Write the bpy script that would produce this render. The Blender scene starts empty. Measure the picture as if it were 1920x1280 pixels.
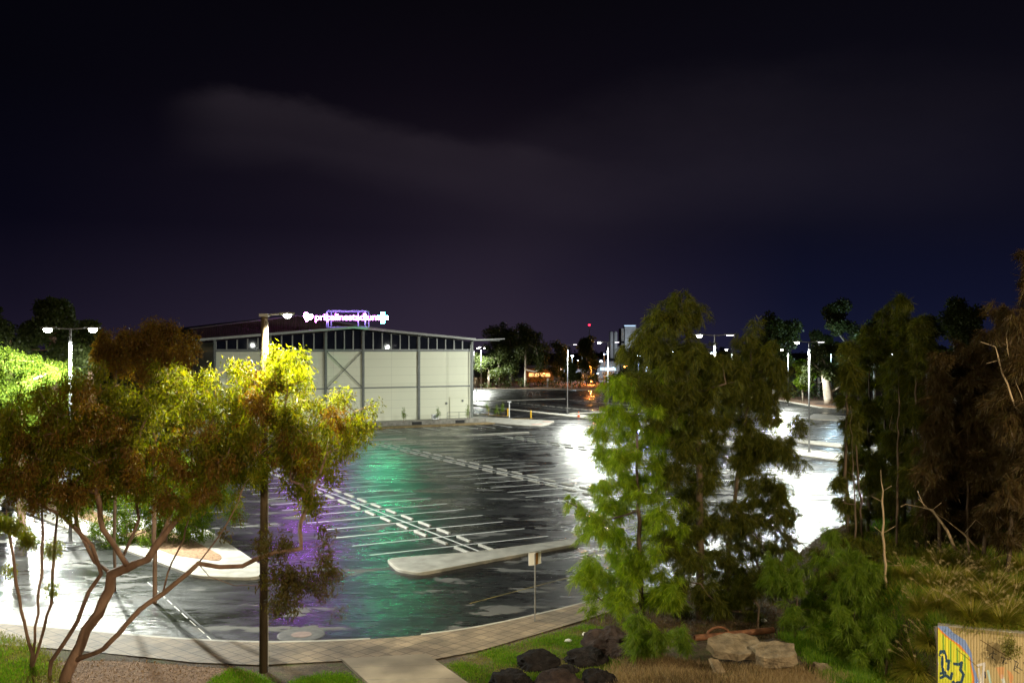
import bpy, bmesh, math, random
import numpy as np
from mathutils import Vector, Matrix, noise as mnoise
R = math.radians
rng = np.random.default_rng(7)
random.seed(7)
scene = bpy.context.scene
COL = scene.collection
F, H, CX, HY = 1850.0, 10.3, 960.0, 654.0     # focal length in photo pixels, eye height, optical centre column, horizon row

# ------------------------------------------------------------------ survey helpers
def G(x, y, z=0.0):
    """ground point seen at photo pixel x, y on the level z"""
    Y = F * (H - z) / (y - HY)
    return ((x - CX) / F * Y, Y)
def P(x, y, Y):
    """point seen at photo pixel x, y at distance Y"""
    return Vector(((x - CX) / F * Y, Y, H - (y - HY) / F * Y))
TH = R(29.0)
CU, SU = math.cos(TH), math.sin(TH)
def L(a, b):
    """car park grid: a along the bay lines, b along the rows"""
    return (a * CU - b * SU, a * SU + b * CU)

# ------------------------------------------------------------------ object helpers
def link(o, parent=None):
    COL.objects.link(o)
    if parent is not None: o.parent = parent
    return o
def tag(o, label=None, cat=None, group=None, kind=None):
    if label: o['label'] = label
    if cat: o['category'] = cat
    if group: o['group'] = group
    if kind: o['kind'] = kind
    return o
def empty(name, loc=(0, 0, 0), rz=0.0):
    o = bpy.data.objects.new(name, None)
    o.empty_display_size = 0.3
    o.location = loc; o.rotation_euler = (0, 0, rz)
    return link(o)
def copy_tree(o, parent=None):
    c = o.copy(); COL.objects.link(c)
    c.parent = parent
    for ch in o.children: copy_tree(ch, c)
    return c
def npmesh(name, V, faces_n, idx, mats, parent=None, smooth=False):
    """V (n,3); faces_n: verts per face; idx flat int array"""
    me = bpy.data.meshes.new(name)
    V = np.asarray(V, dtype=np.float32)
    idx = np.asarray(idx, dtype=np.int32)
    nf = len(idx) // faces_n
    me.vertices.add(len(V)); me.vertices.foreach_set('co', V.ravel())
    me.loops.add(len(idx)); me.loops.foreach_set('vertex_index', idx)
    me.polygons.add(nf)
    me.polygons.foreach_set('loop_start', np.arange(nf, dtype=np.int32) * faces_n)
    me.polygons.foreach_set('loop_total', np.full(nf, faces_n, dtype=np.int32))
    if smooth: me.polygons.foreach_set('use_smooth', np.ones(nf, dtype=bool))
    me.update(calc_edges=True); me.validate()
    for m in (mats if isinstance(mats, (list, tuple)) else [mats]): me.materials.append(m)
    return link(bpy.data.objects.new(name, me), parent)

class MB:
    """collects boxes, tubes and prisms into one mesh"""
    def __init__(s): s.v = []; s.f = []; s.m = []
    def add(s, V, Fs, mi=0):
        b = len(s.v); s.v += [tuple(p) for p in V]
        for f in Fs: s.f.append([b + i for i in f]); s.m.append(mi)
    def box(s, c, d, rz=0.0, mi=0, M=None):
        x, y, z = d[0] / 2, d[1] / 2, d[2] / 2
        V = [Vector((i * x, j * y, k * z)) for k in (-1, 1) for i, j in ((-1, -1), (1, -1), (1, 1), (-1, 1))]
        T = Matrix.Translation(Vector(c)) @ (M if M is not None else Matrix.Rotation(rz, 4, 'Z'))
        s.add([T @ v for v in V], [(3, 2, 1, 0), (4, 5, 6, 7), (0, 1, 5, 4), (1, 2, 6, 5), (2, 3, 7, 6), (3, 0, 4, 7)], mi)
    def prism(s, poly, z0, z1, mi=0, top=None):
        """poly ccw list of (x,y); top = optional inset polygon"""
        n = len(poly); t = top or poly
        s.add([(p[0], p[1], z0) for p in poly] + [(p[0], p[1], z1) for p in t],
              [tuple(range(n))[::-1], tuple(range(n, 2 * n))] + [(i, (i + 1) % n, n + (i + 1) % n, n + i) for i in range(n)], mi)
    def tube(s, pts, rad, n=8, mi=0, cap=True):
        pts = [Vector(p) for p in pts]
        if not hasattr(rad, '__len__'): rad = [rad] * len(pts)
        V = []; prev = None
        for i, p in enumerate(pts):
            d = (pts[min(i + 1, len(pts) - 1)] - pts[max(i - 1, 0)]).normalized()
            if prev is None:
                a = d.orthogonal().normalized()
            else:
                a = (prev - d * prev.dot(d)); a = a.normalized() if a.length > 1e-5 else d.orthogonal().normalized()
            prev = a; b = d.cross(a)
            for k in range(n):
                t = 2 * math.pi * k / n
                V.append(p + (a * math.cos(t) + b * math.sin(t)) * rad[i])
        Fs = [(i * n + k, i * n + (k + 1) % n, (i + 1) * n + (k + 1) % n, (i + 1) * n + k) for i in range(len(pts) - 1) for k in range(n)]
        if cap: Fs += [tuple(range(n))[::-1], tuple(range((len(pts) - 1) * n, len(pts) * n))]
        s.add(V, Fs, mi)
    def lathe(s, prof, n=16, c=(0, 0, 0), mi=0):
        V = [(c[0] + r * math.cos(2 * math.pi * k / n), c[1] + r * math.sin(2 * math.pi * k / n), c[2] + z) for r, z in prof for k in range(n)]
        Fs = [(i * n + k, i * n + (k + 1) % n, (i + 1) * n + (k + 1) % n, (i + 1) * n + k) for i in range(len(prof) - 1) for k in range(n)]
        Fs += [tuple(range(n))[::-1], tuple(range((len(prof) - 1) * n, len(prof) * n))]
        s.add(V, Fs, mi)
    def build(s, name, mats, parent=None, smooth=False, bevel=0.0):
        me = bpy.data.meshes.new(name)
        me.from_pydata([tuple(v) for v in s.v], [], s.f)
        for m in (mats if isinstance(mats, (list, tuple)) else [mats]): me.materials.append(m)
        me.polygons.foreach_set('material_index', s.m)
        if smooth: me.polygons.foreach_set('use_smooth', [True] * len(me.polygons))
        me.update()
        if bevel:
            bm = bmesh.new(); bm.from_mesh(me)
            bmesh.ops.bevel(bm, geom=bm.edges[:], offset=bevel, segments=2, affect='EDGES', profile=0.6)
            bm.to_mesh(me); bm.free()
        return link(bpy.data.objects.new(name, me), parent)

# ------------------------------------------------------------------ materials
def newmat(name):
    m = bpy.data.materials.new(name); m.use_nodes = True
    nt = m.node_tree; nt.nodes.clear()
    return m, nt, nt.nodes, nt.links
def setin(n, k, v): n.inputs[k].default_value = v
def noise_node(N, Lk, scale, detail=4, rough=0.55, vec=None, stretch=None, coord='Object'):
    tc = N.new('ShaderNodeTexCoord'); out = tc.outputs[coord]
    if stretch:
        mp = N.new('ShaderNodeMapping'); setin(mp, 'Scale', stretch[:3])
        if len(stretch) > 3: mp.inputs['Rotation'].default_value = (0, 0, stretch[3])
        Lk.new(out, mp.inputs['Vector']); out = mp.outputs[0]
    n = N.new('ShaderNodeTexNoise'); setin(n, 'Scale', scale); setin(n, 'Detail', detail); setin(n, 'Roughness', rough)
    Lk.new(out, n.inputs['Vector'])
    return n
def ramp(N, Lk, fac, stops, interp='LINEAR'):
    r = N.new('ShaderNodeValToRGB'); cr = r.color_ramp; cr.interpolation = interp
    while len(cr.elements) < len(stops): cr.elements.new(0.5)
    for e, (p, c) in zip(cr.elements, stops):
        e.position = p; e.color = (c[0], c[1], c[2], 1) if hasattr(c, '__len__') else (c, c, c, 1)
    Lk.new(fac, r.inputs[0]); return r
def surf(name, c1, c2, scale=3.0, rough=0.7, metal=0.0, bump=0.2, bscale=30.0, detail=5, spec=0.5, stretch=None, bdist=0.01):
    m, nt, N, Lk = newmat(name)
    o = N.new('ShaderNodeOutputMaterial'); p = N.new('ShaderNodeBsdfPrincipled')
    n = noise_node(N, Lk, scale, detail, stretch=stretch)
    r = ramp(N, Lk, n.outputs['Fac'], [(0.3, c1), (0.7, c2)])
    Lk.new(r.outputs[0], p.inputs['Base Color'])
    setin(p, 'Roughness', rough); setin(p, 'Metallic', metal); setin(p, 'Specular IOR Level', spec)
    if bump:
        n2 = noise_node(N, Lk, bscale, 4)
        b = N.new('ShaderNodeBump'); setin(b, 'Strength', bump); setin(b, 'Distance', bdist)
        Lk.new(n2.outputs['Fac'], b.inputs['Height']); Lk.new(b.outputs[0], p.inputs['Normal'])
    Lk.new(p.outputs[0], o.inputs[0]); return m
def emis(name, col, strength, sampling='AUTO'):
    m, nt, N, Lk = newmat(name)
    o = N.new('ShaderNodeOutputMaterial'); e = N.new('ShaderNodeEmission')
    setin(e, 'Color', (*col, 1)); setin(e, 'Strength', strength); Lk.new(e.outputs[0], o.inputs[0])
    try: m.cycles.emission_sampling = sampling
    except Exception: pass
    return m
def leafmat(name, c1, c2, c3=None, trans=0.45, tcol=None, rough=0.5):
    """leaves: every leaf its own tint, partly translucent"""
    m, nt, N, Lk = newmat(name)
    o = N.new('ShaderNodeOutputMaterial'); p = N.new('ShaderNodeBsdfPrincipled'); t = N.new('ShaderNodeBsdfTranslucent')
    g = N.new('ShaderNodeNewGeometry'); mx = N.new('ShaderNodeMixShader')
    stops = [(0.0, c1), (0.6, c2), (1.0, c3 or c2)]
    r = ramp(N, Lk, g.outputs['Random Per Island'], stops)
    Lk.new(r.outputs[0], p.inputs['Base Color']); setin(p, 'Roughness', rough); setin(p, 'Specular IOR Level', 0.35)
    mu = N.new('ShaderNodeMix'); mu.data_type = 'RGBA'; mu.blend_type = 'MULTIPLY'; setin(mu, 0, 1.0)
    Lk.new(r.outputs[0], mu.inputs[6]); mu.inputs[7].default_value = (*(tcol or (1.5, 1.6, 0.6)), 1)
    Lk.new(mu.outputs[2], t.inputs['Color'])
    setin(mx, 0, trans); Lk.new(p.outputs[0], mx.inputs[1]); Lk.new(t.outputs[0], mx.inputs[2]); Lk.new(mx.outputs[0], o.inputs[0])
    return m

def asphalt_mat():
    m, nt, N, Lk = newmat('wet_asphalt')
    o = N.new('ShaderNodeOutputMaterial')
    wet = N.new('ShaderNodeBsdfPrincipled'); dry = N.new('ShaderNodeBsdfPrincipled'); mx = N.new('ShaderNodeMixShader')
    ang = -TH
    big = noise_node(N, Lk, 0.30, 8, 0.66, stretch=(0.45, 1.1, 1, R(8)))
    fine = noise_node(N, Lk, 2.0, 7, 0.65, stretch=(0.35, 1.3, 1, R(4)))
    mixf = N.new('ShaderNodeMath'); mixf.operation = 'MULTIPLY_ADD'; setin(mixf, 1, 0.35)
    Lk.new(fine.outputs['Fac'], mixf.inputs[0]); 
    sc = N.new('ShaderNodeMath'); sc.operation = 'MULTIPLY'; setin(sc, 1, 0.65); Lk.new(big.outputs['Fac'], sc.inputs[0])
    Lk.new(sc.outputs[0], mixf.inputs[2])
    # roughness of the water film
    rr = ramp(N, Lk, mixf.outputs[0], [(0.40, 0.16), (0.47, 0.25), (0.53, 0.36), (0.62, 0.46)])
    Lk.new(rr.outputs[0], wet.inputs['Roughness'])
    cc = ramp(N, Lk, mixf.outputs[0], [(0.35, (0.006, 0.006, 0.007)), (0.65, (0.020, 0.020, 0.020))])
    Lk.new(cc.outputs[0], wet.inputs['Base Color']); setin(wet, 'Specular IOR Level', 0.42)
    b1 = noise_node(N, Lk, 2.2, 8, 0.75)
    b = N.new('ShaderNodeBump'); setin(b, 'Strength', 0.40); setin(b, 'Distance', 0.06)
    Lk.new(b1.outputs['Fac'], b.inputs['Height'])
    b2n = noise_node(N, Lk, 1.1, 6, 0.7, stretch=(0.35, 1.4, 1, R(4)))
    b2 = N.new('ShaderNodeBump'); setin(b2, 'Strength', 0.35); setin(b2, 'Distance', 0.16); Lk.new(b2n.outputs['Fac'], b2.inputs['Height']); Lk.new(b2.outputs[0], b.inputs['Normal'])
    Lk.new(b.outputs[0], wet.inputs['Normal'])
    # drying patches
    pn = noise_node(N, Lk, 0.42, 7, 0.62, stretch=(0.7, 1.5, 1, R(5)))
    agg = noise_node(N, Lk, 40, 3, 0.7)
    dc = ramp(N, Lk, agg.outputs['Fac'], [(0.3, (0.05, 0.047, 0.043)), (0.7, (0.13, 0.125, 0.115))])
    Lk.new(dc.outputs[0], dry.inputs['Base Color']); setin(dry, 'Roughness', 0.8)
    pm = ramp(N, Lk, pn.outputs['Fac'], [(0.585, 0.0), (0.605, 1.0)])
    Lk.new(pm.outputs[0], mx.inputs[0]); Lk.new(wet.outputs[0], mx.inputs[1]); Lk.new(dry.outputs[0], mx.inputs[2])
    Lk.new(mx.outputs[0], o.inputs[0]); return m

M = {}
M['asphalt'] = asphalt_mat()
M['paint'] = surf('white_road_paint', (0.66, 0.66, 0.63), (0.86, 0.86, 0.83), 5, 0.5, bump=0.1)
M['yellow_paint_faded'] = surf('faded_yellow_road_paint', (0.10, 0.08, 0.02), (0.35, 0.25, 0.05), 2, 0.6, bump=0.1)
M['concrete'] = surf('pale_concrete', (0.25, 0.235, 0.20), (0.46, 0.44, 0.39), 1.3, 0.75, bump=0.3, bscale=25)
M['kerb'] = surf('kerb_concrete', (0.36, 0.33, 0.28), (0.5, 0.47, 0.41), 2.0, 0.7, bump=0.2)
M['stop'] = surf('wheel_stop_concrete', (0.42, 0.41, 0.37), (0.6, 0.58, 0.53), 2.0, 0.65, bump=0.2)
M['dark_conc'] = surf('weathered_concrete', (0.16, 0.15, 0.13), (0.34, 0.32, 0.28), 2.5, 0.8, bump=0.4, bscale=14)
M['soil'] = surf('bare_soil', (0.07, 0.045, 0.03), (0.17, 0.11, 0.07), 1.6, 0.95, bump=0.8, bscale=9, bdist=0.03)
M['far_soil'] = surf('leaf_littered_soil', (0.10, 0.055, 0.03), (0.24, 0.13, 0.07), 0.6, 0.95, bump=0.3)
M['mulch'] = surf('bark_mulch', (0.12, 0.06, 0.03), (0.42, 0.26, 0.15), 9, 0.95, bump=1.0, bscale=22, bdist=0.04, detail=8)
M['steel'] = surf('galvanised_steel', (0.20, 0.20, 0.21), (0.28, 0.28, 0.29), 3, 0.5, metal=0.3, bump=0.0)
M['frame_steel'] = surf('painted_grey_steel', (0.13, 0.14, 0.13), (0.18, 0.19, 0.18), 3, 0.5, bump=0.0)
M['trim'] = surf('pale_steel_trim', (0.38, 0.38, 0.37), (0.48, 0.48, 0.46), 3, 0.4, bump=0.0)
M['roof'] = surf('grey_roof_metal', (0.16, 0.16, 0.16), (0.22, 0.22, 0.22), 2, 0.45, metal=0.3, bump=0.0)
M['wood'] = surf('weathered_timber', (0.035, 0.024, 0.013), (0.10, 0.068, 0.035), 3, 0.8, bump=0.5, bscale=20, stretch=(1, 1, 0.15))
M['white'] = surf('white_enamel', (0.74, 0.74, 0.76), (0.82, 0.82, 0.83), 3, 0.4, bump=0.0)
M['brown_panel'] = surf('brown_sign_panel', (0.30, 0.14, 0.04), (0.36, 0.18, 0.05), 3, 0.5, bump=0.0)
M['yellow'] = surf('yellow_enamel', (0.75, 0.42, 0.01), (0.85, 0.50, 0.02), 3, 0.4, bump=0.0)
M['orange'] = surf('orange_plastic', (0.85, 0.14, 0.03), (0.9, 0.18, 0.04), 3, 0.5, bump=0.0)
M['rust'] = surf('rusty_iron', (0.06, 0.022, 0.010), (0.24, 0.10, 0.045), 4, 0.75, bump=0.6, bscale=18)
M['rock'] = surf('dark_bitumen_rock', (0.008, 0.007, 0.008), (0.032, 0.027, 0.028), 5, 0.95, bump=1.0, bscale=22, bdist=0.08, spec=0.2)
M['rock_brown'] = surf('brown_bitumen_rock', (0.03, 0.022, 0.022), (0.085, 0.06, 0.055), 4, 0.95, bump=1.0, bscale=22, bdist=0.08, spec=0.2)
M['slab'] = surf('broken_concrete', (0.11, 0.085, 0.055), (0.32, 0.25, 0.165), 3.4, 0.95, bump=1.0, bscale=12, bdist=0.08)
M['bark'] = surf('smooth_brown_bark', (0.13, 0.07, 0.045), (0.36, 0.23, 0.16), 2.4, 0.75, bump=0.5, bscale=14, stretch=(1, 1, 0.3))
M['dark_bark'] = surf('dark_rough_bark', (0.05, 0.035, 0.022), (0.13, 0.09, 0.06), 4, 0.9, bump=0.6, bscale=20, stretch=(1, 1, 0.3))
M['pale_bark'] = surf('pale_gum_bark', (0.38, 0.33, 0.26), (0.60, 0.54, 0.45), 1.4, 0.8, bump=0.2)
M['dead_wood'] = surf('dead_dry_wood', (0.26, 0.19, 0.11), (0.45, 0.34, 0.22), 3, 0.85, bump=0.3)
M['rustwall'] = surf('brown_cladding', (0.045, 0.026, 0.014), (0.075, 0.042, 0.024), 1.2, 0.6, bump=0.0)
M['glass'] = surf('dark_glass', (0.008, 0.009, 0.012), (0.014, 0.015, 0.02), 1, 0.02, bump=0.0, spec=0.8)
M['pit'] = surf('iron_pit_lid', (0.16, 0.11, 0.10), (0.26, 0.19, 0.17), 4, 0.6, bump=0.3)
M['bed'] = surf('dry_garden_bed', (0.16, 0.11, 0.05), (0.34, 0.25, 0.12), 2.5, 0.95, bump=0.5, bscale=10)
M['tactile'] = surf('red_tactile_paving', (0.45, 0.12, 0.08), (0.55, 0.18, 0.12), 3, 0.7, bump=0.0)

def panel_mat():                      # wall cladding of wide horizontal panels, thin joints
    m, nt, N, Lk = newmat('cream_wall_panels')
    o = N.new('ShaderNodeOutputMaterial'); p = N.new('ShaderNodeBsdfPrincipled')
    tc = N.new('ShaderNodeTexCoord'); br = N.new('ShaderNodeTexBrick')
    mp = N.new('ShaderNodeMapping'); mp.inputs['Rotation'].default_value = (R(-90), 0, 0)
    Lk.new(tc.outputs['Object'], mp.inputs['Vector']); Lk.new(mp.outputs[0], br.inputs['Vector'])
    br.offset = 0.0
    setin(br, 'Scale', 1.0); setin(br, 'Brick Width', 4.1); setin(br, 'Row Height', 1.12); setin(br, 'Mortar Size', 0.018); setin(br, 'Mortar Smooth', 0.3)
    setin(br, 'Color1', (0.72, 0.72, 0.56, 1)); setin(br, 'Color2', (0.75, 0.75, 0.585, 1)); setin(br, 'Mortar', (0.52, 0.52, 0.41, 1))
    Lk.new(br.outputs['Color'], p.inputs['Base Color']); setin(p, 'Roughness', 0.6)
    Lk.new(p.outputs[0], o.inputs[0]); return m
M['panel'] = panel_mat()

def paver_mat():
    m, nt, N, Lk = newmat('clay_brick_paving')
    o = N.new('ShaderNodeOutputMaterial'); p = N.new('ShaderNodeBsdfPrincipled')
    tc = N.new('ShaderNodeTexCoord'); mp = N.new('ShaderNodeMapping')
    mp.inputs['Rotation'].default_value = (0, 0, R(40))
    br = N.new('ShaderNodeTexBrick'); Lk.new(tc.outputs['Object'], mp.inputs['Vector']); Lk.new(mp.outputs[0], br.inputs['Vector'])
    br.offset = 0.0
    setin(br, 'Scale', 1.0); setin(br, 'Brick Width', 0.46); setin(br, 'Row Height', 0.46); setin(br, 'Mortar Size', 0.018); setin(br, 'Bias', -0.2)
    setin(br, 'Color1', (0.30, 0.225, 0.15, 1)); setin(br, 'Color2', (0.225, 0.165, 0.11, 1)); setin(br, 'Mortar', (0.11, 0.085, 0.06, 1))
    n = noise_node(N, Lk, 1.3, 6); r = ramp(N, Lk, n.outputs['Fac'], [(0.3, 0.5), (0.7, 1.15)])
    mu = N.new('ShaderNodeMix'); mu.data_type = 'RGBA'; mu.blend_type = 'MULTIPLY'; setin(mu, 0, 1.0)
    Lk.new(br.outputs['Color'], mu.inputs[6]); Lk.new(r.outputs[0], mu.inputs[7]); Lk.new(mu.outputs[2], p.inputs['Base Color'])
    b = N.new('ShaderNodeBump'); setin(b, 'Strength', 0.5); setin(b, 'Distance', 0.01); Lk.new(br.outputs['Fac'], b.inputs['Height']); b.invert = True
    Lk.new(b.outputs[0], p.inputs['Normal']); setin(p, 'Roughness', 0.75); Lk.new(p.outputs[0], o.inputs[0]); return m
M['paver'] = paver_mat()

M['leaf_gum'] = leafmat('gum_leaves', (0.085, 0.10, 0.006), (0.155, 0.165, 0.008), (0.21, 0.16, 0.012), 0.55, (1.8, 1.9, 0.4))
M['leaf_russet'] = leafmat('russet_gum_leaves', (0.11, 0.06, 0.010), (0.20, 0.10, 0.015), (0.13, 0.12, 0.012), 0.45, (1.6, 1.5, 0.4))
M['leaf_needle'] = leafmat('sheoak_needles', (0.08, 0.14, 0.012), (0.13, 0.20, 0.015), (0.19, 0.24, 0.02), 0.5, (1.6, 1.8, 0.4))
M['leaf_bright'] = leafmat('lamplit_lime_foliage', (0.10, 0.17, 0.008), (0.20, 0.29, 0.010), (0.34, 0.40, 0.015), 0.5, (1.6, 1.7, 0.3))  # lamp light on the left sheoak is put into this brighter needle tint
M['leaf_brown_gum'] = leafmat('brown_gum_leaves', (0.06, 0.045, 0.010), (0.11, 0.075, 0.012), (0.10, 0.11, 0.012), 0.4, (1.6, 1.6, 0.4))
M['leaf_lime'] = leafmat('lime_gum_leaves', (0.05, 0.09, 0.005), (0.09, 0.14, 0.006), (0.14, 0.18, 0.008), 0.5, (1.7, 1.9, 0.3), 0.7)
M['leaf_needle_dark'] = leafmat('dark_sheoak_needles', (0.045, 0.06, 0.008), (0.09, 0.105, 0.010), (0.16, 0.15, 0.014), 0.5, (1.8, 1.8, 0.4))
M['leaf_brown'] = leafmat('brown_sheoak_needles', (0.055, 0.036, 0.014), (0.085, 0.05, 0.016), (0.07, 0.065, 0.016), 0.4, (1.5, 1.3, 0.6))
M['leaf_far'] = leafmat('distant_leaves', (0.035, 0.05, 0.015), (0.06, 0.08, 0.02), (0.08, 0.10, 0.03), 0.3, (1.4, 1.6, 0.6))
M['grass'] = leafmat('lush_grass_blades', (0.06, 0.14, 0.008), (0.12, 0.23, 0.012), (0.22, 0.28, 0.02), 0.4, (1.4, 1.7, 0.5))
M['grass_thin'] = leafmat('dry_lawn_blades', (0.12, 0.14, 0.03), (0.20, 0.20, 0.05), (0.28, 0.22, 0.09), 0.4, (1.4, 1.5, 0.6))
M['straw'] = leafmat('straw_blades', (0.26, 0.19, 0.10), (0.42, 0.32, 0.18), (0.20, 0.13, 0.07), 0.4, (1.3, 1.2, 0.8))
M['straw_brown'] = leafmat('brown_dead_blades', (0.08, 0.05, 0.025), (0.16, 0.10, 0.05), (0.10, 0.10, 0.03), 0.3, (1.3, 1.2, 0.8))
M['tussock'] = leafmat('golden_grass_blades', (0.13, 0.17, 0.02), (0.25, 0.25, 0.03), (0.38, 0.30, 0.07), 0.4, (1.4, 1.4, 0.6))
M['plume'] = leafmat('pale_seed_heads', (0.42, 0.34, 0.18), (0.55, 0.44, 0.24), (0.48, 0.40, 0.22), 0.4, (1.2, 1.2, 0.9))

# ------------------------------------------------------------------ sky
w = bpy.data.worlds.new('World'); scene.world = w; w.use_nodes = True
nt = w.node_tree; N = nt.nodes; Lk = nt.links; N.clear()
wo = N.new('ShaderNodeOutputWorld'); bg = N.new('ShaderNodeBackground'); tc = N.new('ShaderNodeTexCoord')
sep = N.new('ShaderNodeSeparateXYZ'); Lk.new(tc.outputs['Generated'], sep.inputs[0])
def wm(op, a, b=None, c=None):
    n = N.new('ShaderNodeMath'); n.operation = op
    for i, v in enumerate((a, b, c)):
        if v is None: continue
        if isinstance(v, (int, float)): n.inputs[i].default_value = v
        else: Lk.new(v, n.inputs[i])
    return n.outputs[0]
def wmix(f, a, b, mode='MIX'):
    n = N.new('ShaderNodeMix'); n.data_type = 'RGBA'; n.blend_type = mode
    if isinstance(f, (int, float)): n.inputs[0].default_value = f
    else: Lk.new(f, n.inputs[0])
    for k, v in ((6, a), (7, b)):
        if isinstance(v, tuple): n.inputs[k].default_value = (*v, 1)
        else: Lk.new(v, n.inputs[k])
    return n.outputs[2]
X_, Y_, Z_ = sep.outputs
base = ramp(N, Lk, Z_, [(0.0, (0.030, 0.022, 0.040)), (0.05, (0.022, 0.016, 0.031)), (0.12, (0.0092, 0.0066, 0.0145)), (0.22, (0.0046, 0.0032, 0.0068)), (0.33, (0.0024, 0.0019, 0.0036)), (0.6, (0.002, 0.002, 0.003))])
blue = ramp(N, Lk, Z_, [(0.0, (0.007, 0.009, 0.030)), (0.05, (0.005, 0.006, 0.021)), (0.12, (0.0036, 0.0038, 0.0115)), (0.22, (0.0038, 0.0034, 0.0075)), (0.35, (0.0024, 0.0021, 0.004)), (0.6, (0.002, 0.002, 0.003))])
left = ramp(N, Lk, Z_, [(0.0, (0.012, 0.009, 0.022)), (0.05, (0.007, 0.0055, 0.014)), (0.12, (0.0025, 0.0022, 0.0068)), (0.25, (0.0014, 0.0013, 0.0034)), (0.6, (0.001, 0.001, 0.002))])
rf = ramp(N, Lk, wm('MULTIPLY_ADD', X_, 1.0, 0.5), [(0.50, 0.0), (0.78, 1.0)])
lf = ramp(N, Lk, wm('MULTIPLY_ADD', X_, 1.0, 0.5), [(0.05, 1.0), (0.42, 0.0)])
c = wmix(rf.outputs[0], base.outputs[0], blue.outputs[0])
c = wmix(lf.outputs[0], c, left.outputs[0])
def cloudband(cx, cz, slope, sx, sz, nscale, seedv, stretch):
    """soft drifting cloud bank round direction cx, cz"""
    dx = wm('SUBTRACT', X_, cx)
    dz = wm('SUBTRACT', wm('SUBTRACT', Z_, cz), wm('MULTIPLY', dx, slope))
    d = wm('ADD', wm('POWER', wm('ABSOLUTE', wm('DIVIDE', dx, sx)), 2.0), wm('POWER', wm('ABSOLUTE', wm('DIVIDE', dz, sz)), 2.0))
    g = wm('POWER', 2.718, wm('MULTIPLY', d, -1.0))
    mp = N.new('ShaderNodeMapping'); mp.inputs['Scale'].default_value = stretch; mp.inputs['Location'].default_value = (seedv, seedv * .7, seedv * .3)
    mp.inputs['Rotation'].default_value = (0, -math.atan(slope), 0)
    Lk.new(tc.outputs['Generated'], mp.inputs['Vector'])
    n = N.new('ShaderNodeTexNoise'); n.inputs['Scale'].default_value = nscale; n.inputs['Detail'].default_value = 8; n.inputs['Roughness'].default_value = 0.56
    Lk.new(mp.outputs[0], n.inputs['Vector'])
    r = ramp(N, Lk, n.outputs['Fac'], [(0.32, 0.0), (0.66, 1.0)], 'EASE')
    return wm('MULTIPLY', g, r.outputs[0])
c1 = cloudband(-0.15, 0.206, -0.15, 0.18, 0.030, 4.5, 1.9, (1.0, 1, 2.8))
c2 = cloudband(0.05, 0.165, -0.03, 0.34, 0.06, 2.4, 4.1, (1.0, 1, 2.4))
def layer(tops, mask, nscale, amp, seedv, prof):
    xx = wm('MULTIPLY_ADD', X_, 1.0, 0.5)
    tr = ramp(N, Lk, xx, [(x + 0.5, z) for x, z in tops], 'B_SPLINE'); mr = ramp(N, Lk, xx, [(x + 0.5, v) for x, v in mask], 'EASE')
    mp = N.new('ShaderNodeMapping'); mp.inputs['Location'].default_value = (seedv, seedv, seedv); mp.inputs['Scale'].default_value = (1, 1, 2.2); Lk.new(tc.outputs['Generated'], mp.inputs['Vector'])
    n = N.new('ShaderNodeTexNoise'); n.inputs['Scale'].default_value = nscale; n.inputs['Detail'].default_value = 9; n.inputs['Roughness'].default_value = 0.6; Lk.new(mp.outputs[0], n.inputs['Vector'])
    t = wm('SUBTRACT', wm('ADD', tr.outputs[0], wm('MULTIPLY', wm('SUBTRACT', n.outputs['Fac'], 0.5), amp)), Z_)
    pr = ramp(N, Lk, wm('MULTIPLY_ADD', t, 4.0, 0.1), prof, 'EASE')
    dens = ramp(N, Lk, n.outputs['Fac'], [(0.3, 0.72), (0.7, 1.1)])
    return wm('MULTIPLY', wm('MULTIPLY', pr.outputs[0], mr.outputs[0]), dens.outputs[0])
k1 = layer([(-0.36, .222), (-0.30, .246), (-0.22, .246), (-0.13, .228), (0.0, .205), (0.10, .185)], [(-0.34, 0.0), (-0.26, 1.0), (-0.10, 0.9), (0.0, 0.45), (0.16, 0.0)], 9.0, 0.035, 1.3, [(0.08, 0.0), (0.16, 1.0), (0.26, 0.75), (0.42, 0.0)])
k2 = layer([(-0.20, .17), (-0.05, .20), (0.05, .245), (0.15, .275), (0.30, .275), (0.48, .26)], [(-0.15, 0.0), (0.05, 0.8), (0.20, 1.0), (0.38, 0.6), (0.5, 0.2)], 6.0, 0.05, 6.3, [(0.05, 0.0), (0.26, 0.8), (0.5, 1.0), (0.85, 0.0)])
c = wmix(k1, c, (0.0115, 0.0090, 0.0110), 'ADD')
c = wmix(k2, c, (0.0058, 0.0046, 0.0060), 'ADD')
c3 = cloudband(-0.24, 0.225, -0.12, 0.075, 0.016, 5.0, 7.7, (1.0, 1, 2.2))
c = wmix(wm('MULTIPLY', c2, 0.35), c, (0.009, 0.0066, 0.008), 'ADD')
vor = N.new('ShaderNodeTexVoronoi'); vor.inputs['Scale'].default_value = 26.0; Lk.new(tc.outputs['Generated'], vor.inputs['Vector'])
st = ramp(N, Lk, vor.outputs['Distance'], [(0.0, 1.0), (0.018, 0.0)])
sn = N.new('ShaderNodeTexWhiteNoise'); Lk.new(vor.outputs['Position'], sn.inputs['Vector'])
stf = wm('MULTIPLY', st.outputs[0], wm('GREATER_THAN', sn.outputs['Value'], 0.93))
c = wmix(stf, c, (0.25, 0.27, 0.4), 'ADD')
Lk.new(c, bg.inputs[0]); bg.inputs[1].default_value = 1.0; Lk.new(bg.outputs[0], wo.inputs[0])

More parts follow.
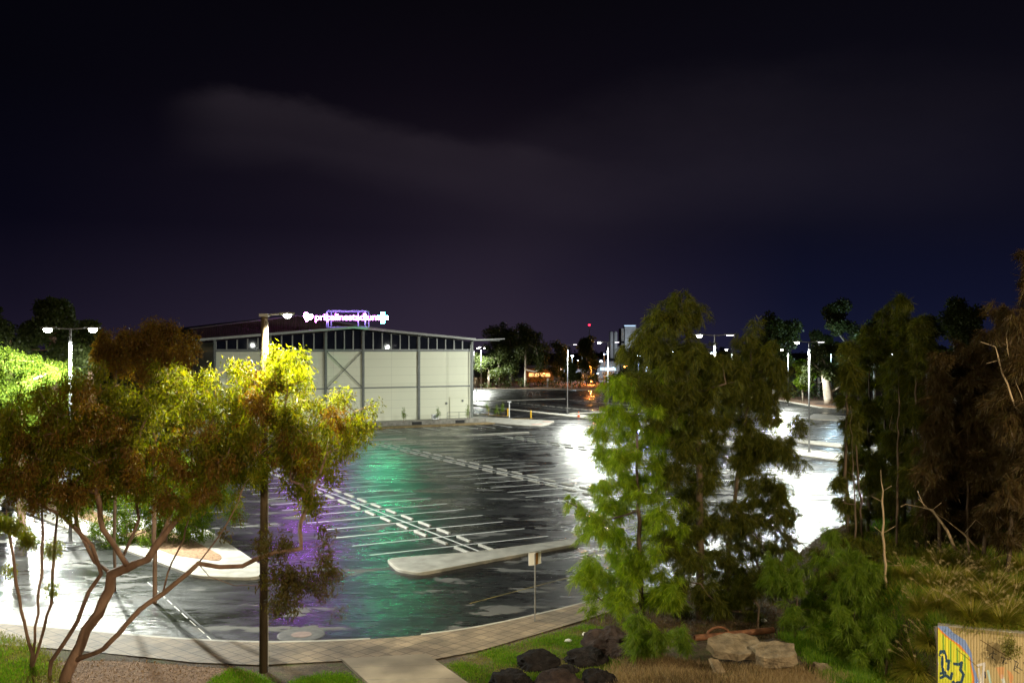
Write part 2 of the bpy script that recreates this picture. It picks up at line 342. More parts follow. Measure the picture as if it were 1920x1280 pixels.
# ------------------------------------------------------------------ camera
cam = bpy.data.cameras.new('camera'); co = link(bpy.data.objects.new('camera', cam))
co.location = (0, 0, H); co.rotation_euler = (R(90), 0, 0)
cam.sensor_width = 36.0; cam.lens = 36.0 * F / 1920.0
cam.shift_y = (HY - 640.0) / 1920.0     # the lens is level; its centre sits 14 px above the middle row
cam.clip_end = 3000.0; cam.clip_start = 0.5
scene.camera = co
scene.view_settings.view_transform = 'Standard'; scene.view_settings.look = 'None'
scene.view_settings.exposure = 0.0; scene.view_settings.gamma = 1.0; scene.view_settings.use_curve_mapping = False

# ------------------------------------------------------------------ kerb line
kerb_px = [(-400, 1150), (-150, 1165), (0, 1172), (90, 1180), (200, 1190), (300, 1199), (400, 1205.5), (500, 1208.5), (600, 1206.5), (700, 1202), (790, 1194.5),
           (870, 1184), (940, 1171), (1010, 1155), (1060, 1143), (1100, 1132), (1250, 1098), (1400, 1068), (1501, 1046), (1600, 1016), (1750, 975), (1920, 928), (2100, 885), (2300, 850)]
kerb = np.array([G(*p) for p in kerb_px])
def KY(x): return float(np.interp(x, kerb[:, 0], kerb[:, 1]))
XS = np.arange(-24.0, 44.01, 0.25)
KYs = np.interp(XS, kerb[:, 0], kerb[:, 1])
k_ = np.ones(5) / 5
KYs = np.concatenate([KYs[:2], np.convolve(KYs, k_, 'valid'), KYs[-2:]])
def KY(x): return float(np.interp(x, XS, KYs))

# ------------------------------------------------------------------ big ground, car park sheet
mb = MB(); mb.add([(-1500, -60, -0.30), (1500, -60, -0.30), (1500, 2500, -0.30), (-1500, 2500, -0.30)], [(0, 1, 2, 3)])
tag(mb.build('ground', M['far_soil']), kind='structure')
poly = [(x, y) for x, y in zip(XS, KYs)] + [(62, 78), (78, 112), (66, 150), (54, 171), (53.5, 194), (42, 238), (20, 247), (-9, 254), (-60, 258), (-95, 250), (-95, 120), (-85, 60), (-60, 44)]
mb = MB(); mb.add([(p[0], p[1], 0.0) for p in poly], [tuple(range(len(poly)))])
tag(mb.build('car_park', M['asphalt']), kind='structure')

# near verge: rises into a bank at the right, behind the graffiti wall
def sm(t): t = max(0.0, min(1.0, t)); return t * t * (3 - 2 * t)
WA, WB = Vector((12.52, 29.0, 0)), Vector((17.6, 26.95, 0))        # line of the wall
def wall_y(x): return 29.0 - 0.4035 * (x - 12.52) if x > 12.5 else 29.0
def hgt(x, y, behind=True):
    base = 0.095 + 0.035 * mnoise.noise(Vector((x * 0.5, y * 0.5, 0.3)))
    kd = KY(x) - y
    base *= 1.0
    if x > 9.0:
        wy = wall_y(x)
        if y >= wy - 0.001 and behind:
            r = sm((x - 12.45 + min(1.9, (y - 29) * 0.5)) / (0.25 + min(2.4, max(0, y - 29) * 0.6))) * (1.95 + 0.075 * (y - 29)) + max(0.0, x - 16) * 0.10
            r *= sm((kd - 0.6) / 7.5)
            base += r + 0.12 * mnoise.noise(Vector((x * 0.8, y * 0.8, 3.3))) * sm((x - 11) / 2)
        else:
            base += 0.15 * sm((x - 9) / 3)
    base += 0.35 * sm((x - 2.6) / 2.5) * sm((35.5 - y) / 2.5) * (0.6 + 0.5 * mnoise.noise(Vector((x * 0.45, y * 0.45, 9.1)))) * sm((11.5 - x) / 1.5)
    return base
def strip(rows_t, y_top, y_bot, behind, name):
    nx = len(XS); nr = len(rows_t); V = np.zeros((nr, nx, 3))
    for i, x in enumerate(XS):
        a, b = y_top(x), y_bot(x)
        for j, t in enumerate(rows_t):
            y = a + (b - a) * t
            V[j, i] = (x, y, hgt(x, y, behind))
    ii, jj = np.meshgrid(np.arange(nx - 1), np.arange(nr - 1))
    q = np.stack([jj * nx + ii, (jj + 1) * nx + ii, (jj + 1) * nx + ii + 1, jj * nx + ii + 1], -1).reshape(-1)
    return V.reshape(-1, 3), q
Va, Qa = strip(np.linspace(0, 1, 60), lambda x: KY(x) - 0.16, lambda x: min(wall_y(x), KY(x) - 1.0), True, 'a')
Vb, Qb = strip(np.linspace(0, 1, 14), lambda x: min(wall_y(x), KY(x) - 1.0) - 0.002, lambda x: 16.0, False, 'b')
def verge_mat():
    m, nt, N, Lk = newmat('verge_soil_and_litter')
    o = N.new('ShaderNodeOutputMaterial'); p = N.new('ShaderNodeBsdfPrincipled')
    n = noise_node(N, Lk, 0.9, 8, 0.65); n2 = noise_node(N, Lk, 14, 6, 0.7)
    r = ramp(N, Lk, n.outputs['Fac'], [(0.3, (0.05, 0.035, 0.022)), (0.5, (0.13, 0.09, 0.055)), (0.62, (0.09, 0.10, 0.03)), (0.75, (0.20, 0.15, 0.09))])
    r2 = ramp(N, Lk, n2.outputs['Fac'], [(0.35, 0.45), (0.7, 1.35)])
    mu = N.new('ShaderNodeMix'); mu.data_type = 'RGBA'; mu.blend_type = 'MULTIPLY'; setin(mu, 0, 1.0)
    Lk.new(r.outputs[0], mu.inputs[6]); Lk.new(r2.outputs[0], mu.inputs[7]); Lk.new(mu.outputs[2], p.inputs['Base Color']); setin(p, 'Roughness', 0.95)
    b = N.new('ShaderNodeBump'); setin(b, 'Strength', 1.0); setin(b, 'Distance', 0.04); Lk.new(n2.outputs['Fac'], b.inputs['Height']); Lk.new(b.outputs[0], p.inputs['Normal'])
    Lk.new(p.outputs[0], o.inputs[0]); return m
M['verge'] = verge_mat()
tag(npmesh('verge', np.concatenate([Va, Vb]), 4, np.concatenate([Qa, Qb + len(Va)]), M['verge'], smooth=True), kind='structure')

# kerb
mb = MB()
for i in range(len(XS) - 1):
    x0, x1 = XS[i], XS[i + 1]; y0, y1 = KYs[i], KYs[i + 1]
    ramp_ = 0.02 if -4.9 < (x0 + x1) / 2 < -3.3 else 0.135
    for q in (((x0, y0 - 0.17), (x1, y1 - 0.17), (x1, y1), (x0, y0)),): mb.prism(q, -0.1, ramp_)
tag(mb.build('kerb', M['kerb']), kind='structure')

# brick path following the kerb
out_px = [(-400, 1196), (0, 1208), (100, 1215), (180, 1222), (280, 1232), (361, 1241), (486, 1246), (627, 1239), (700, 1234), (800, 1238), (900, 1219), (1000, 1190), (1090, 1163), (1250, 1112), (1450, 1066)]
outp = np.array([G(p[0], p[1], 0.13) for p in out_px])
def OY(x): return float(np.interp(x, outp[:, 0], outp[:, 1]))
V = []; Q = []
xs = np.arange(-22, 14, 0.25)
for i, x in enumerate(xs):
    a = KY(x) - 0.172; b = min(OY(x), a - 0.3)
    nzz = [0.0] * 5
    for j in range(5):
        V.append((x, a + (b - a) * j / 4, 0.172))
    if i:
        for j in range(4):
            k = (i - 1) * 5 + j; Q += [k, k + 1, k + 6, k + 5]
# raise kerb / path slightly over the verge
npm = npmesh('brick_path', V, 4, Q, M['paver']); tag(npm, kind='structure')
npm.location.z = -0.036
# slab path running down towards the viewer
sp = [G(640, 1234, .17), G(800, 1225, .17), G(884, 1284, .17), G(945, 1330, .17), G(735, 1345, .17), G(695, 1284, .17)]
mb = MB(); mb.prism(sp[::-1], 0.0, 0.178); tag(mb.build('concrete_path', surf('warm_path_concrete', (0.24, 0.195, 0.14), (0.33, 0.27, 0.20), 1.2, 0.8, bump=0.3)), kind='structure')
mb = MB()
for t in (0.36, 0.8):
    a = Vector((*sp[0], 0)).lerp(Vector((*sp[5], 0)), t); b = Vector((*sp[1], 0)).lerp(Vector((*sp[2], 0)), t)
    d = (b - a); mb.box(((a + b) / 2)[:2] + (0.1785,), (d.length, 0.015, 0.006), math.atan2(d.y, d.x))
tag(mb.build('path_joint', M['dark_conc']), kind='structure')

# mulch, lawn soil sheets laid on the verge
def patch(name, px, mat, dz=0.03, step=0.18, zref=0.13, inside=None):
    pts = [G(p[0], p[1], zref) for p in px]
    xs_ = [p[0] for p in pts]; ys_ = [p[1] for p in pts]
    bm = bmesh.new()
    vs = [bm.verts.new((p[0], p[1], 0)) for p in pts]; bm.faces.new(vs)
    for ax, lo, hi in ((0, min(xs_), max(xs_)), (1, min(ys_), max(ys_))):
        t = lo + step
        while t < hi:
            no = (1, 0, 0) if ax == 0 else (0, 1, 0)
            bmesh.ops.bisect_plane(bm, geom=bm.verts[:] + bm.edges[:] + bm.faces[:], plane_co=(t, t, 0), plane_no=no); t += step
    for v in bm.verts: v.co.z = hgt(v.co.x, v.co.y) + dz
    me = bpy.data.meshes.new(name); bm.to_mesh(me); bm.free(); me.materials.append(mat)
    return tag(link(bpy.data.objects.new(name, me)), kind='structure')
mulch_px = [(60, 1245), (150, 1238), (250, 1240), (330, 1246), (440, 1254), (480, 1262), (470, 1300), (420, 1340), (40, 1340), (20, 1280)]
patch('mulch_bed', mulch_px, M['mulch'])

# ------------------------------------------------------------------ islands, kerb strips, markings
def rounded(poly, r=0.5, n=4):
    out = []
    m = len(poly)
    for i in range(m):
        p0, p, p1 = Vector(poly[i - 1]), Vector(poly[i]), Vector(poly[(i + 1) % m])
        a = (p0 - p); b = (p1 - p); q = min(r, a.length * 0.45, b.length * 0.45)
        a = p + a.normalized() * q; b = p + b.normalized() * q
        for k in range(n + 1):
            t = k / n; out.append(tuple((1 - t) ** 2 * a + 2 * t * (1 - t) * p + t * t * b))
    return out
def ccw(poly):
    s = sum(poly[i - 1][0] * poly[i][1] - poly[i][0] * poly[i - 1][1] for i in range(len(poly)))
    return poly if s > 0 else poly[::-1]
def inset(poly, d):
    c = Vector((sum(p[0] for p in poly) / len(poly), sum(p[1] for p in poly) / len(poly))); out = []
    m = len(poly)
    for i in range(m):
        p0, p, p1 = Vector(poly[i - 1]), Vector(poly[i]), Vector(poly[(i + 1) % m])
        e = (p1 - p0); 
        if e.length < 1e-6: out.append(tuple(p)); continue
        nrm = Vector((-e.y, e.x)).normalized(); out.append(tuple(p + nrm * d))
    return out
def island(name, poly, h=0.14, r=0.5, kw=0.15, core=None, cz=-0.0):
    poly = ccw(rounded(ccw(poly), r)); inn = inset(poly, 0.03); inn2 = inset(poly, kw)
    mb = MB(); n = len(poly)
    rings = [(poly, -0.05), (poly, h - 0.03), (inn, h), (inn2, h)]
    V = [(p[0], p[1], z) for ring, z in rings for p in ring]
    mb.add(V, [(k * n + i, k * n + (i + 1) % n, (k + 1) * n + (i + 1) % n, (k + 1) * n + i) for k in range(3) for i in range(n)], 0)
    mb.add([(p[0], p[1], h - 0.003) for p in inset(poly, kw - 0.01)], [tuple(range(n))], 1)
    return tag(mb.build(name, [M['kerb'], core or M['concrete']]), kind='structure')
island('traffic_island', [G(724, 1052), G(745, 1072), G(790, 1079), G(830, 1071), G(1090, 1022), G(1076, 1014), G(893, 1038), G(762, 1048)], r=0.45)
island('traffic_island', [(-11.2, 43.9), (-14.2, 44.3), (-21.9, 52.6), (-31.0, 62.2), (-40, 71), (-38.5, 73.5), (-29.5, 66.5), (-24.8, 61), (-20.0, 57.4), (-17.0, 55.4), (-16.4, 54.4), (-11.5, 46.0)], r=0.8)
tag(MB_ := None or (lambda: (lambda mb: (mb.prism(ccw(rounded([(-14.0, 47.2), (-16.6, 48.6), (-21.6, 54.0), (-20.6, 56.0), (-18.0, 54.0), (-14.2, 48.4)], 0.5)), 0.10, 0.155), mb.build('planting_bed', M['mulch']))[1])(MB()))(), kind='structure')
mb = MB(); mb.prism(ccw(rounded([(-23.5, 56.8), (-30.0, 63.5), (-37.0, 70.2), (-36.2, 71.4), (-29.0, 65.0), (-24.0, 59.3)], 0.5)), 0.10, 0.155); tag(mb.build('planting_bed', M['mulch']), kind='structure')
for a in (22.9, 39.3, 55.6):
    island('traffic_island', [L(a - 5.3, 104.5), L(a + 4.9, 104.5), L(a + 4.9, 105.4), L(a - 5.3, 105.4)], r=0.4)
island('traffic_island', [L(71.6, 58), L(74.6, 60), L(74.2, 86), L(72.0, 88.5), L(70.6, 84), L(70.0, 62)], r=1.0)        # lamp island right
island('traffic_island', [L(80, 52), L(82.2, 52), L(82.4, 116), L(83.6, 128), L(81.8, 133), L(80.9, 160), L(80.2, 160), L(80, 120)], r=0.5)
island('traffic_island', [L(84, 132), L(98, 132), L(98, 133), L(84, 133)], r=0.3)
island('traffic_island', [L(84, 172), L(108, 172), L(108, 173), L(84, 173)], r=0.3)
island('traffic_island', [L(101, 140), L(115, 140), L(115, 141), L(101, 141)], r=0.3)
mb = MB(); mb.box((50.5, 150, 0.12), (9, 5, 0.5)); 
island('traffic_island', [G(1512, 786), G(1640, 793), G(1655, 786), G(1525, 777)], r=0.8)
# far kerbs
mb = MB()
fk = [(-60, 258), (-9, 254), (20, 247), (42, 238), (53.5, 194), (54, 171), (66, 150), (78, 112), (62, 78)]
for a, b in zip(fk, fk[1:]):
    a = Vector((*a, 0)); b = Vector((*b, 0)); d = b - a; mb.box(((a + b) / 2)[:2] + (0.06,), (d.length, 0.5, 0.2), math.atan2(d.y, d.x))
tag(mb.build('far_kerb', M['kerb']), kind='structure')
# concrete apron right of the hall
island('pavement', [L(63.7, 119.4), L(65.0, 114.0), L(66.8, 112.8), L(69, 114.4), L(73.2, 119.5), L(70.5, 125), L(67, 134), L(63.9, 134)], h=0.15, r=0.7)
mb = MB(); mb.box((*L(67.4, 114.7), 0.152), (1.6, 0.6, 0.008), TH); mb.box((*L(71.2, 118.3), 0.152), (0.7, 1.4, 0.008), TH + 0.6); tag(mb.build('tactile_paving', M['tactile']), kind='structure')

mb = MB()                                                    # all painted bay lines
def line(a0, b0, a1, b1, wd=0.16, z=0.004, m=0):
    p, q = Vector((*L(a0, b0), 0)), Vector((*L(a1, b1), 0)); d = (q - p).normalized(); nrm = Vector((-d.y, d.x, 0)) * wd / 2
    mb.add([(p - nrm)[:2] + (z,), (q - nrm)[:2] + (z,), (q + nrm)[:2] + (z,), (p + nrm)[:2] + (z,)], [(0, 1, 2, 3)], m)
B0, DB = 46.6, 2.6
rows = [(22.9, 0, 22), (39.3, 2, 22), (55.7, 5, 22), (6.5, 6, 30)]
for a, k0, k1 in rows:
    for k in range(k0, k1 + 1):
        line(a - 5.2, B0 + DB * k, a + 5.2, B0 + DB * k, 0.15)
    line(a, B0 + DB * k0 - 3.0, a, B0 + DB * k1 + 0.4, 0.14, 0.008)
for k in range(0, 16): line(63.0 - 2.6 * k, 113.6, 63.0 - 2.6 * k, 119.0)
for k in range(0, 19): line(86.8, 136.5 - 0 + 2.0 * 0 + k * 2.0, 96.8, 136.5 + k * 2.0)
line(91.8, 134, 91.8, 172, 0.1, 0.008)
for k in range(0, 13): line(101.4, 142 + k * 2.6, 111.4, 142 + k * 2.6)
for k in range(0, 22): line(83.2, 54 + k * 2.6, 88.4, 54 + k * 2.6)
for k in range(0, 26): line(96.5, 60 + k * 2.6, 106.9, 60 + k * 2.6)
line(76.2, 50, 76.2, 108, 0.12)
line(107, 190, 118, 176, 0.3); line(60, 196, 118, 176, 0.25)
p, q = G(276, 1090), G(404, 1206)
def wline(p, q, wd, z, m):
    p = Vector((*p, 0)); q = Vector((*q, 0)); d = (q - p).normalized(); nrm = Vector((-d.y, d.x, 0)) * wd / 2
    mb.add([(p - nrm)[:2] + (z,), (q - nrm)[:2] + (z,), (q + nrm)[:2] + (z,), (p + nrm)[:2] + (z,)], [(0, 1, 2, 3)], m)
n_ = 9
for i in range(n_):
    a = Vector(p).lerp(Vector(q), i / n_ + 0.01); b = Vector(p).lerp(Vector(q), (i + 0.8) / n_)
    wline(a, b, 0.05, 0.005, 0)
wline(Vector(p) + Vector((0.14, 0)), Vector(q) + Vector((0.1, 0.1)), 0.09, 0.004, 2)
wline(G(880, 1131), G(1120, 1068), 0.07, 0.005, 1)
wline(G(890, 1146), G(1120, 1082), 0.03, 0.005, 2)
M['seam'] = surf('tar_seam', (0.006, 0.006, 0.006), (0.014, 0.014, 0.014), 3, 0.7, bump=0)
tag(mb.build('painted_markings', [M['paint'], M['yellow_paint_faded'], M['seam']]), kind='structure')

# ------------------------------------------------------------------ wheel stops
ORD = 'first second third fourth fifth sixth seventh eighth ninth tenth eleventh twelfth thirteenth fourteenth fifteenth sixteenth seventeenth eighteenth nineteenth twentieth twenty-first twenty-second twenty-third twenty-fourth twenty-fifth'.split()
def stop_mesh():
    mb = MB(); l, wd, h = 1.65, 0.17, 0.11
    poly = [(-l / 2, -wd / 2), (l / 2, -wd / 2), (l / 2, wd / 2), (-l / 2, wd / 2)]
    top = [(-l / 2 + 0.05, -wd / 2 + 0.04), (l / 2 - 0.05, -wd / 2 + 0.04), (l / 2 - 0.05, wd / 2 - 0.04), (-l / 2 + 0.05, wd / 2 - 0.04)]
    mb.prism(rounded(poly, 0.06, 2), 0.0, h * 0.75, top=None)
    mb.prism(rounded(poly, 0.06, 2), h * 0.75, h, top=rounded(top, 0.04, 2))
    return mb
proto = stop_mesh().build('wheel_stop', M['stop']); first = [True]
def wheel_stop(a, b, label, group):
    x, y = L(a, b)
    if first[0]: o = proto; first[0] = False
    else: o = proto.copy(); COL.objects.link(o)
    o.location = (x, y, 0.0); o.rotation_euler = (0, 0, TH + R(90) + random.uniform(-0.02, 0.02)); o['label'] = label; o['category'] = 'wheel stop'; o['group'] = group
for (a, k0, k1), rn in zip(rows[:3], ('nearest', 'middle', 'farthest')):
    for j, k in enumerate(range(k0, k1)):
        for s, sn_ in ((-0.72, 'left'), (0.68, 'right')):
            wheel_stop(a + s, B0 + DB * k - 1.3, 'wheel stop %s of centre in the %s double bay row, %s from near end' % (sn_, rn, ORD[j]), 'wheel stops in the double rows of bays')
for j in range(13):
    wheel_stop(91.4, 137.2 + j * 2.6, 'small wheel stop behind the lone grey lamp post, %s from near end' % ORD[j], 'wheel stops beyond the access road')
for j in range(9):
    wheel_stop(106.2, 146 + j * 2.6, 'tiny wheel stop in the last bay row before the trees, %s from near end' % ORD[j], 'wheel stops in the last row')

# ------------------------------------------------------------------ the long hall
def arot(mb_or_obj): pass
bx, by = L(63.0, 125.2)
bld = empty('warehouse_building', (bx, by, 0.0), TH)           # local x = -s along the front (0 at right corner), y = depth
tag(bld, 'long cream panelled hall with dark clerestory windows behind the car park', 'building')
def rz(s):                                                     # underside of roof at distance s from the right corner
    return 11.55 + (13.05 - 11.55) * (s / 18.0) if s <= 18 else 13.05 - (13.05 - 11.45) * ((s - 18) / 18.0)
Z0, ZG, ZP = 0.6, 5.08, 9.95
W, D = 36.0, 13.5
cols = [0.12, 8.3, 16.4, 21.6, 29.0, 35.88]
mb = MB()
for z0, z1 in ((Z0, ZG - 0.06), (ZG + 0.06, ZP)):
    mb.box((-W / 2, 0.12, (z0 + z1) / 2), (W - 0.3, 0.16, z1 - z0))
mb.box((-0.12, D / 2, (Z0 + ZP) / 2), (0.16, D - 0.5, ZP - Z0)); mb.box((-W + 0.12, D / 2, (Z0 + ZP) / 2), (0.16, D - 0.5, ZP - Z0))
mb.box((-W / 2, D - 0.1, (Z0 + 11.2) / 2), (W - 0.4, 0.16, 11.2 - Z0))
mb.build('wall', M['panel'], bld)
mb = MB()
for s in cols[:-1] + [cols[-1]]:
    mb.box((-s, 0.0, (Z0 + rz(s)) / 2), (0.30, 0.30, rz(s) - Z0))
mb.box((-W / 2, -0.02, ZG), (W, 0.2, 0.16)); mb.box((-W / 2, -0.01, ZP + 0.1), (W, 0.22, 0.24))
mb.build('steel_frame', M['frame_steel'], bld)
mb = MB()
s0, s1 = 16.55, 21.45
for (sa, za, sb, zb) in ((s0, ZP, s1, ZG + 0.1), (s0, ZG + 0.1, s1, ZP)):
    mb.tube([(-sa, -0.12, za), (-sb, -0.12 - (0.07 if za > zb else 0), zb)], 0.055, 6)
mb.build('cross_brace', M['frame_steel'], bld)
fs = mb
# windows between columns: each pane with its own frame
s = 0.27
bounds = [0.27, 8.15, 8.45, 16.25, 16.55, 21.45, 21.75, 28.85, 29.15, 35.7]
for i in range(0, 10, 2):
    a, b = bounds[i], bounds[i + 1]; n = max(1, round((b - a) / 1.35)); dw = (b - a) / n
    for k in range(n):
        p0, p1 = a + k * dw, a + (k + 1) * dw
        zt0, zt1 = rz(p0) - 0.25, rz(p1) - 0.25; zb = ZP + 0.24
        fw = 0.045
        mb = MB()
        for sx in (p0 + fw, p1 - fw):
            zt = rz(sx) - 0.25; mb.box((-sx, 0.05, (zb + zt) / 2), (fw * 1.2, 0.10, zt - zb))
        mb.box((-(p0 + p1) / 2, 0.05, zb + 0.03), (dw - 0.12, 0.09, 0.06))
        fr = mb.build('window', M['trim'], bld)
        mb = MB(); q0, q1 = p0 + 0.06, p1 - 0.06
        yy = 0.085
        mb.add([(-q0, yy, zb + 0.05), (-q1, yy, zb + 0.05), (-q1, yy, zt1), (-q0, yy, zt0)], [(0, 1, 2, 3)])
        mb.add([(-q0, yy + 0.02, zb + 0.05), (-q1, yy + 0.02, zb + 0.05), (-q1, yy + 0.02, zt1), (-q0, yy + 0.02, zt0)], [(3, 2, 1, 0)])
        mb.build('pane', M['glass'], fr)
# roof: two shallow slopes, deep eave to the right
mb = MB()
def slab(sa, za, sb, zb, y0, y1, t, m=0):
    V = [(-sa, y0, za), (-sb, y0, zb), (-sb, y1, zb), (-sa, y1, za)]
    V += [(v[0], v[1], v[2] + t) for v in V]
    mb.add(V, [(0, 1, 2, 3), (7, 6, 5, 4), (4, 5, 1, 0), (5, 6, 2, 1), (6, 7, 3, 2), (7, 4, 0, 3)], m)
slab(0.0, 11.58, 18.0, 13.08, -0.9, D, 0.14); slab(18.0, 13.08, 37.8, 11.35, -0.9, D, 0.14)
slab(-4.7, 11.72, -0.001, 11.585, -0.6, D, 0.07)
mb.build('roof', M['roof'], bld)
mb = MB()
slab(-0.0, 11.50, 18.0, 13.00, -1.05, -0.903, 0.30); slab(18.0, 13.0, 37.9, 11.27, -1.05, -0.903, 0.30)
slab(-4.8, 11.68, -0.001, 11.50, -0.75, -0.603, 0.15)
mb.build('fascia', M['trim'], bld)
mb = MB()
for s in (0.2, 8.3, 16.4, 21.6, 29.0):
    mb.box((-s, -0.45, rz(s) - 0.12), (0.12, 0.6, 0.2))
mb.box((2.2, 0.0, 11.52), (4.3, 0.12, 0.14)); mb.build('eave_bracket', M['frame_steel'], bld)
# downpipe, wall lamp, roller shutter outline near right corner
mb = MB(); mb.tube([(-0.45, -0.22, Z0), (-0.45, -0.22, 10.9)], 0.06, 8); mb.build('downpipe', M['trim'], bld)
mb = MB(); mb.box((-2.1, -0.03, 3.55), (3.0, 0.05, 0.06)); mb.box((-0.62, -0.03, 2.1), (0.06, 0.05, 2.9)); mb.box((-3.58, -0.03, 2.1), (0.06, 0.05, 2.9)); mb.box((-2.1, 0.03, 2.05), (2.8, 0.04, 2.9))
mb.build('door', M['panel'], bld)
for sx, zz in ((1.6, 3.0), (4.1, 2.7)):
    mb = MB(); mb.box((-sx, -0.05, zz), (0.22, 0.14, 0.30)); mb.build('wall_vent', M['frame_steel'], bld, bevel=0.02)
# pad, garden bed, low wall
mb = MB(); mb.prism([L(20, 122.1), L(63.3, 122.1), L(63.3, 141), L(20, 141)], -0.1, Z0 - 0.01); tag(mb.build('building_pad', M['concrete']), kind='structure')
mb = MB(); mb.prism([L(22, 119.6), L(63.6, 119.6), L(63.6, 121.6), L(22, 121.6)], -0.1, 0.16); tag(mb.build('garden_bed', M['bed']), kind='structure')
wl = empty('retaining_wall', (*L(63.3, 121.85), 0), TH); tag(wl, 'low grey block wall with dark recesses at the foot of the cream hall', 'wall')
mb = MB(); mb.box((-20, 0, 0.34), (40, 0.3, 0.68)); mb.build('block_wall', M['dark_conc'], wl)
mb = MB(); 
for s in np.arange(4, 40, 6.4): mb.box((-s, -0.03, 0.36), (1.4, 0.3, 0.4))
mb.build('recess', M['seam'], wl)
# rail
rl = empty('handrail', (*L(59.6, 122.6), 0.6), TH); tag(rl, 'thin grey handrail at the right end of the cream hall', 'handrail')
mb = MB()
for z in (0.5, 1.0): mb.tube([(-1.8, 0, z), (3.2, 0, z)], 0.03, 6)
mb.build('rail', M['frame_steel'], rl)
for x in (-1.8, 0.0, 1.6, 3.2):
    mb = MB(); mb.tube([(x, 0, 0), (x, 0, 1.03)], 0.03, 6); mb.build('rail_post', M['frame_steel'], rl)
ac = empty('air_conditioner', (*L(56.3, 123.3), 0.6), TH); tag(ac, 'white boxy air conditioner unit on the ground before the cream wall', 'air conditioner')
mb = MB(); mb.box((0, 0, 0.42), (0.95, 0.4, 0.7)); mb.build('casing', M['white'], ac, bevel=0.03)
mb = MB(); mb.lathe([(0.0, 0), (0.26, 0), (0.26, 0.02), (0.0, 0.02)], 16); f = mb.build('fan_grille', M['frame_steel'], ac); f.rotation_euler = (R(90), 0, 0); f.location = (-0.12, -0.2, 0.42)
for x in (-0.35, 0.35):
    mb = MB(); mb.box((x, 0, 0.035), (0.08, 0.38, 0.07)); mb.build('foot', M['frame_steel'], ac)

# hall behind: ribbed brown gable
hl = empty('stadium_hall', (*L(42.3, 141.3), 0), TH); tag(hl, 'higher brown metal hall rising dark behind the cream hall', 'building')
V = []; Fs = []; n = 116
mb = MB()
for i in range(n):
    s0_ = -14.6 + 29.2 * i / n; s1_ = s0_ + 29.2 / n * 0.55; s2_ = s0_ + 29.2 / n
    def zt(s): return 15.05 - 0.135 * abs(s)
    mb.add([(s0_, 0, 0.5), (s1_, 0, 0.5), (s1_, 0, zt(s1_)), (s0_, 0, zt(s0_))], [(0, 1, 2, 3)])
    mb.add([(s1_, 0, 0.5), (s2_, 0.09, 0.5), (s2_, 0.09, zt(s2_)), (s1_, 0, zt(s1_))], [(0, 1, 2, 3)])
mb.box((-14.5, 25, 6.8), (0.2, 49.6, 12.6)); mb.box((14.5, 25, 6.8), (0.2, 49.6, 12.6))
mb.build('wall', M['rustwall'], hl)
mb = MB()
for sg in (-1, 1):
    V = [(0, -0.4, 15.05), (sg * 15.2, -0.4, 13.0), (sg * 15.2, 50, 13.0), (0, 50, 15.05)]
    V += [(v[0], v[1], v[2] + 0.16) for v in V]; mb.add(V, [(0, 1, 2, 3), (7, 6, 5, 4), (4, 5, 1, 0), (5, 6, 2, 1), (6, 7, 3, 2), (7, 4, 0, 3)])
mb.build('roof', M['roof'], hl)

# ------------------------------------------------------------------ illuminated roof sign
SY = 131.5
def SP(x, y): p = P(x, y, SY); return p
sg = empty('roof_sign', (P(648, 615, SY).x, SY, 13.05)); tag(sg, 'glowing pink and green lettered sign on an open steel frame on the hall roof', 'sign')
k_px = SY / F
def frame_box(x0, x1, y0, y1, yfront, yback, r=0.11):
    mb = MB(); cs = {}
    o = sg.location
    def q(x, y, yy): p = P(x, y, SY); return (p.x - o.x, yy, p.z - o.z)
    for yy, dx in ((yfront, 0), (yback, 0)):
        A, B, C_, D_ = q(x0 + dx, y0, yy), q(x1 + dx, y0, yy), q(x1 + dx, y1, yy), q(x0 + dx, y1, yy)
        for a, b in ((A, B), (B, C_), (C_, D_), (D_, A)): mb.tube([a, b], r, 4)
        cs[yy] = (A, B, C_, D_)
    for a, b in zip(cs[yfront], cs[yback]): mb.tube([a, b], r, 4)
    m = q(671, y0, yfront); n2 = q(671, y1, yfront); mb.tube([m, n2], r * 0.8, 4)
    m = q(x0 + 1, y0 + 2, yfront); mb.tube([m, q(x0 + 3, y1, yfront)], r * 0.7, 4)
    return mb
M['sign_frame'] = surf('pale_blue_sign_steel', (0.35, 0.8, 0.75), (0.38, 0.85, 0.8), 2, 0.4, bump=0.0)
fo = frame_box(612, 684, 582.5, 613, 0.35, 3.6); frm = fo.build('support_frame', M['sign_frame'], sg)
frm.rotation_euler = (0, 0, R(0))
M['sign_pink'] = emis('pink_sign_light', (0.85, 0.20, 1.0), 24.0)
M['sign_violet'] = emis('violet_sign_light', (0.55, 0.12, 1.0), 330.0)
M['sign_green'] = emis('green_sign_light', (0.05, 1.0, 0.42), 230.0)
M['sign_can'] = surf('sign_return_metal', (0.25, 0.12, 0.28), (0.3, 0.15, 0.33), 2, 0.5, bump=0.0)
def text_mesh(txt, size, extr, name):
    cu = bpy.data.curves.new(name, 'FONT'); cu.body = txt; cu.size = size; cu.extrude = extr; cu.offset = 0.0; cu.space_character = 0.93
    cu.align_x = 'LEFT'; ob = bpy.data.objects.new(name, cu); COL.objects.link(ob)
    dg = bpy.context.evaluated_depsgraph_get(); me = bpy.data.meshes.new_from_object(ob.evaluated_get(dg)); me.name = name
    bpy.data.objects.remove(ob); return me
me = text_mesh('pricelinestadium', 1.0, 0.06, 'lettering')
xsv = [v.co.x for v in me.vertices]; zx = [v.co.y for v in me.vertices]
wpx = 711 - 591
sx_ = wpx * k_px / (max(xsv) - min(xsv))
xh = 10.0 * k_px / 0.53            # x-height of the default font is about .53 of its size
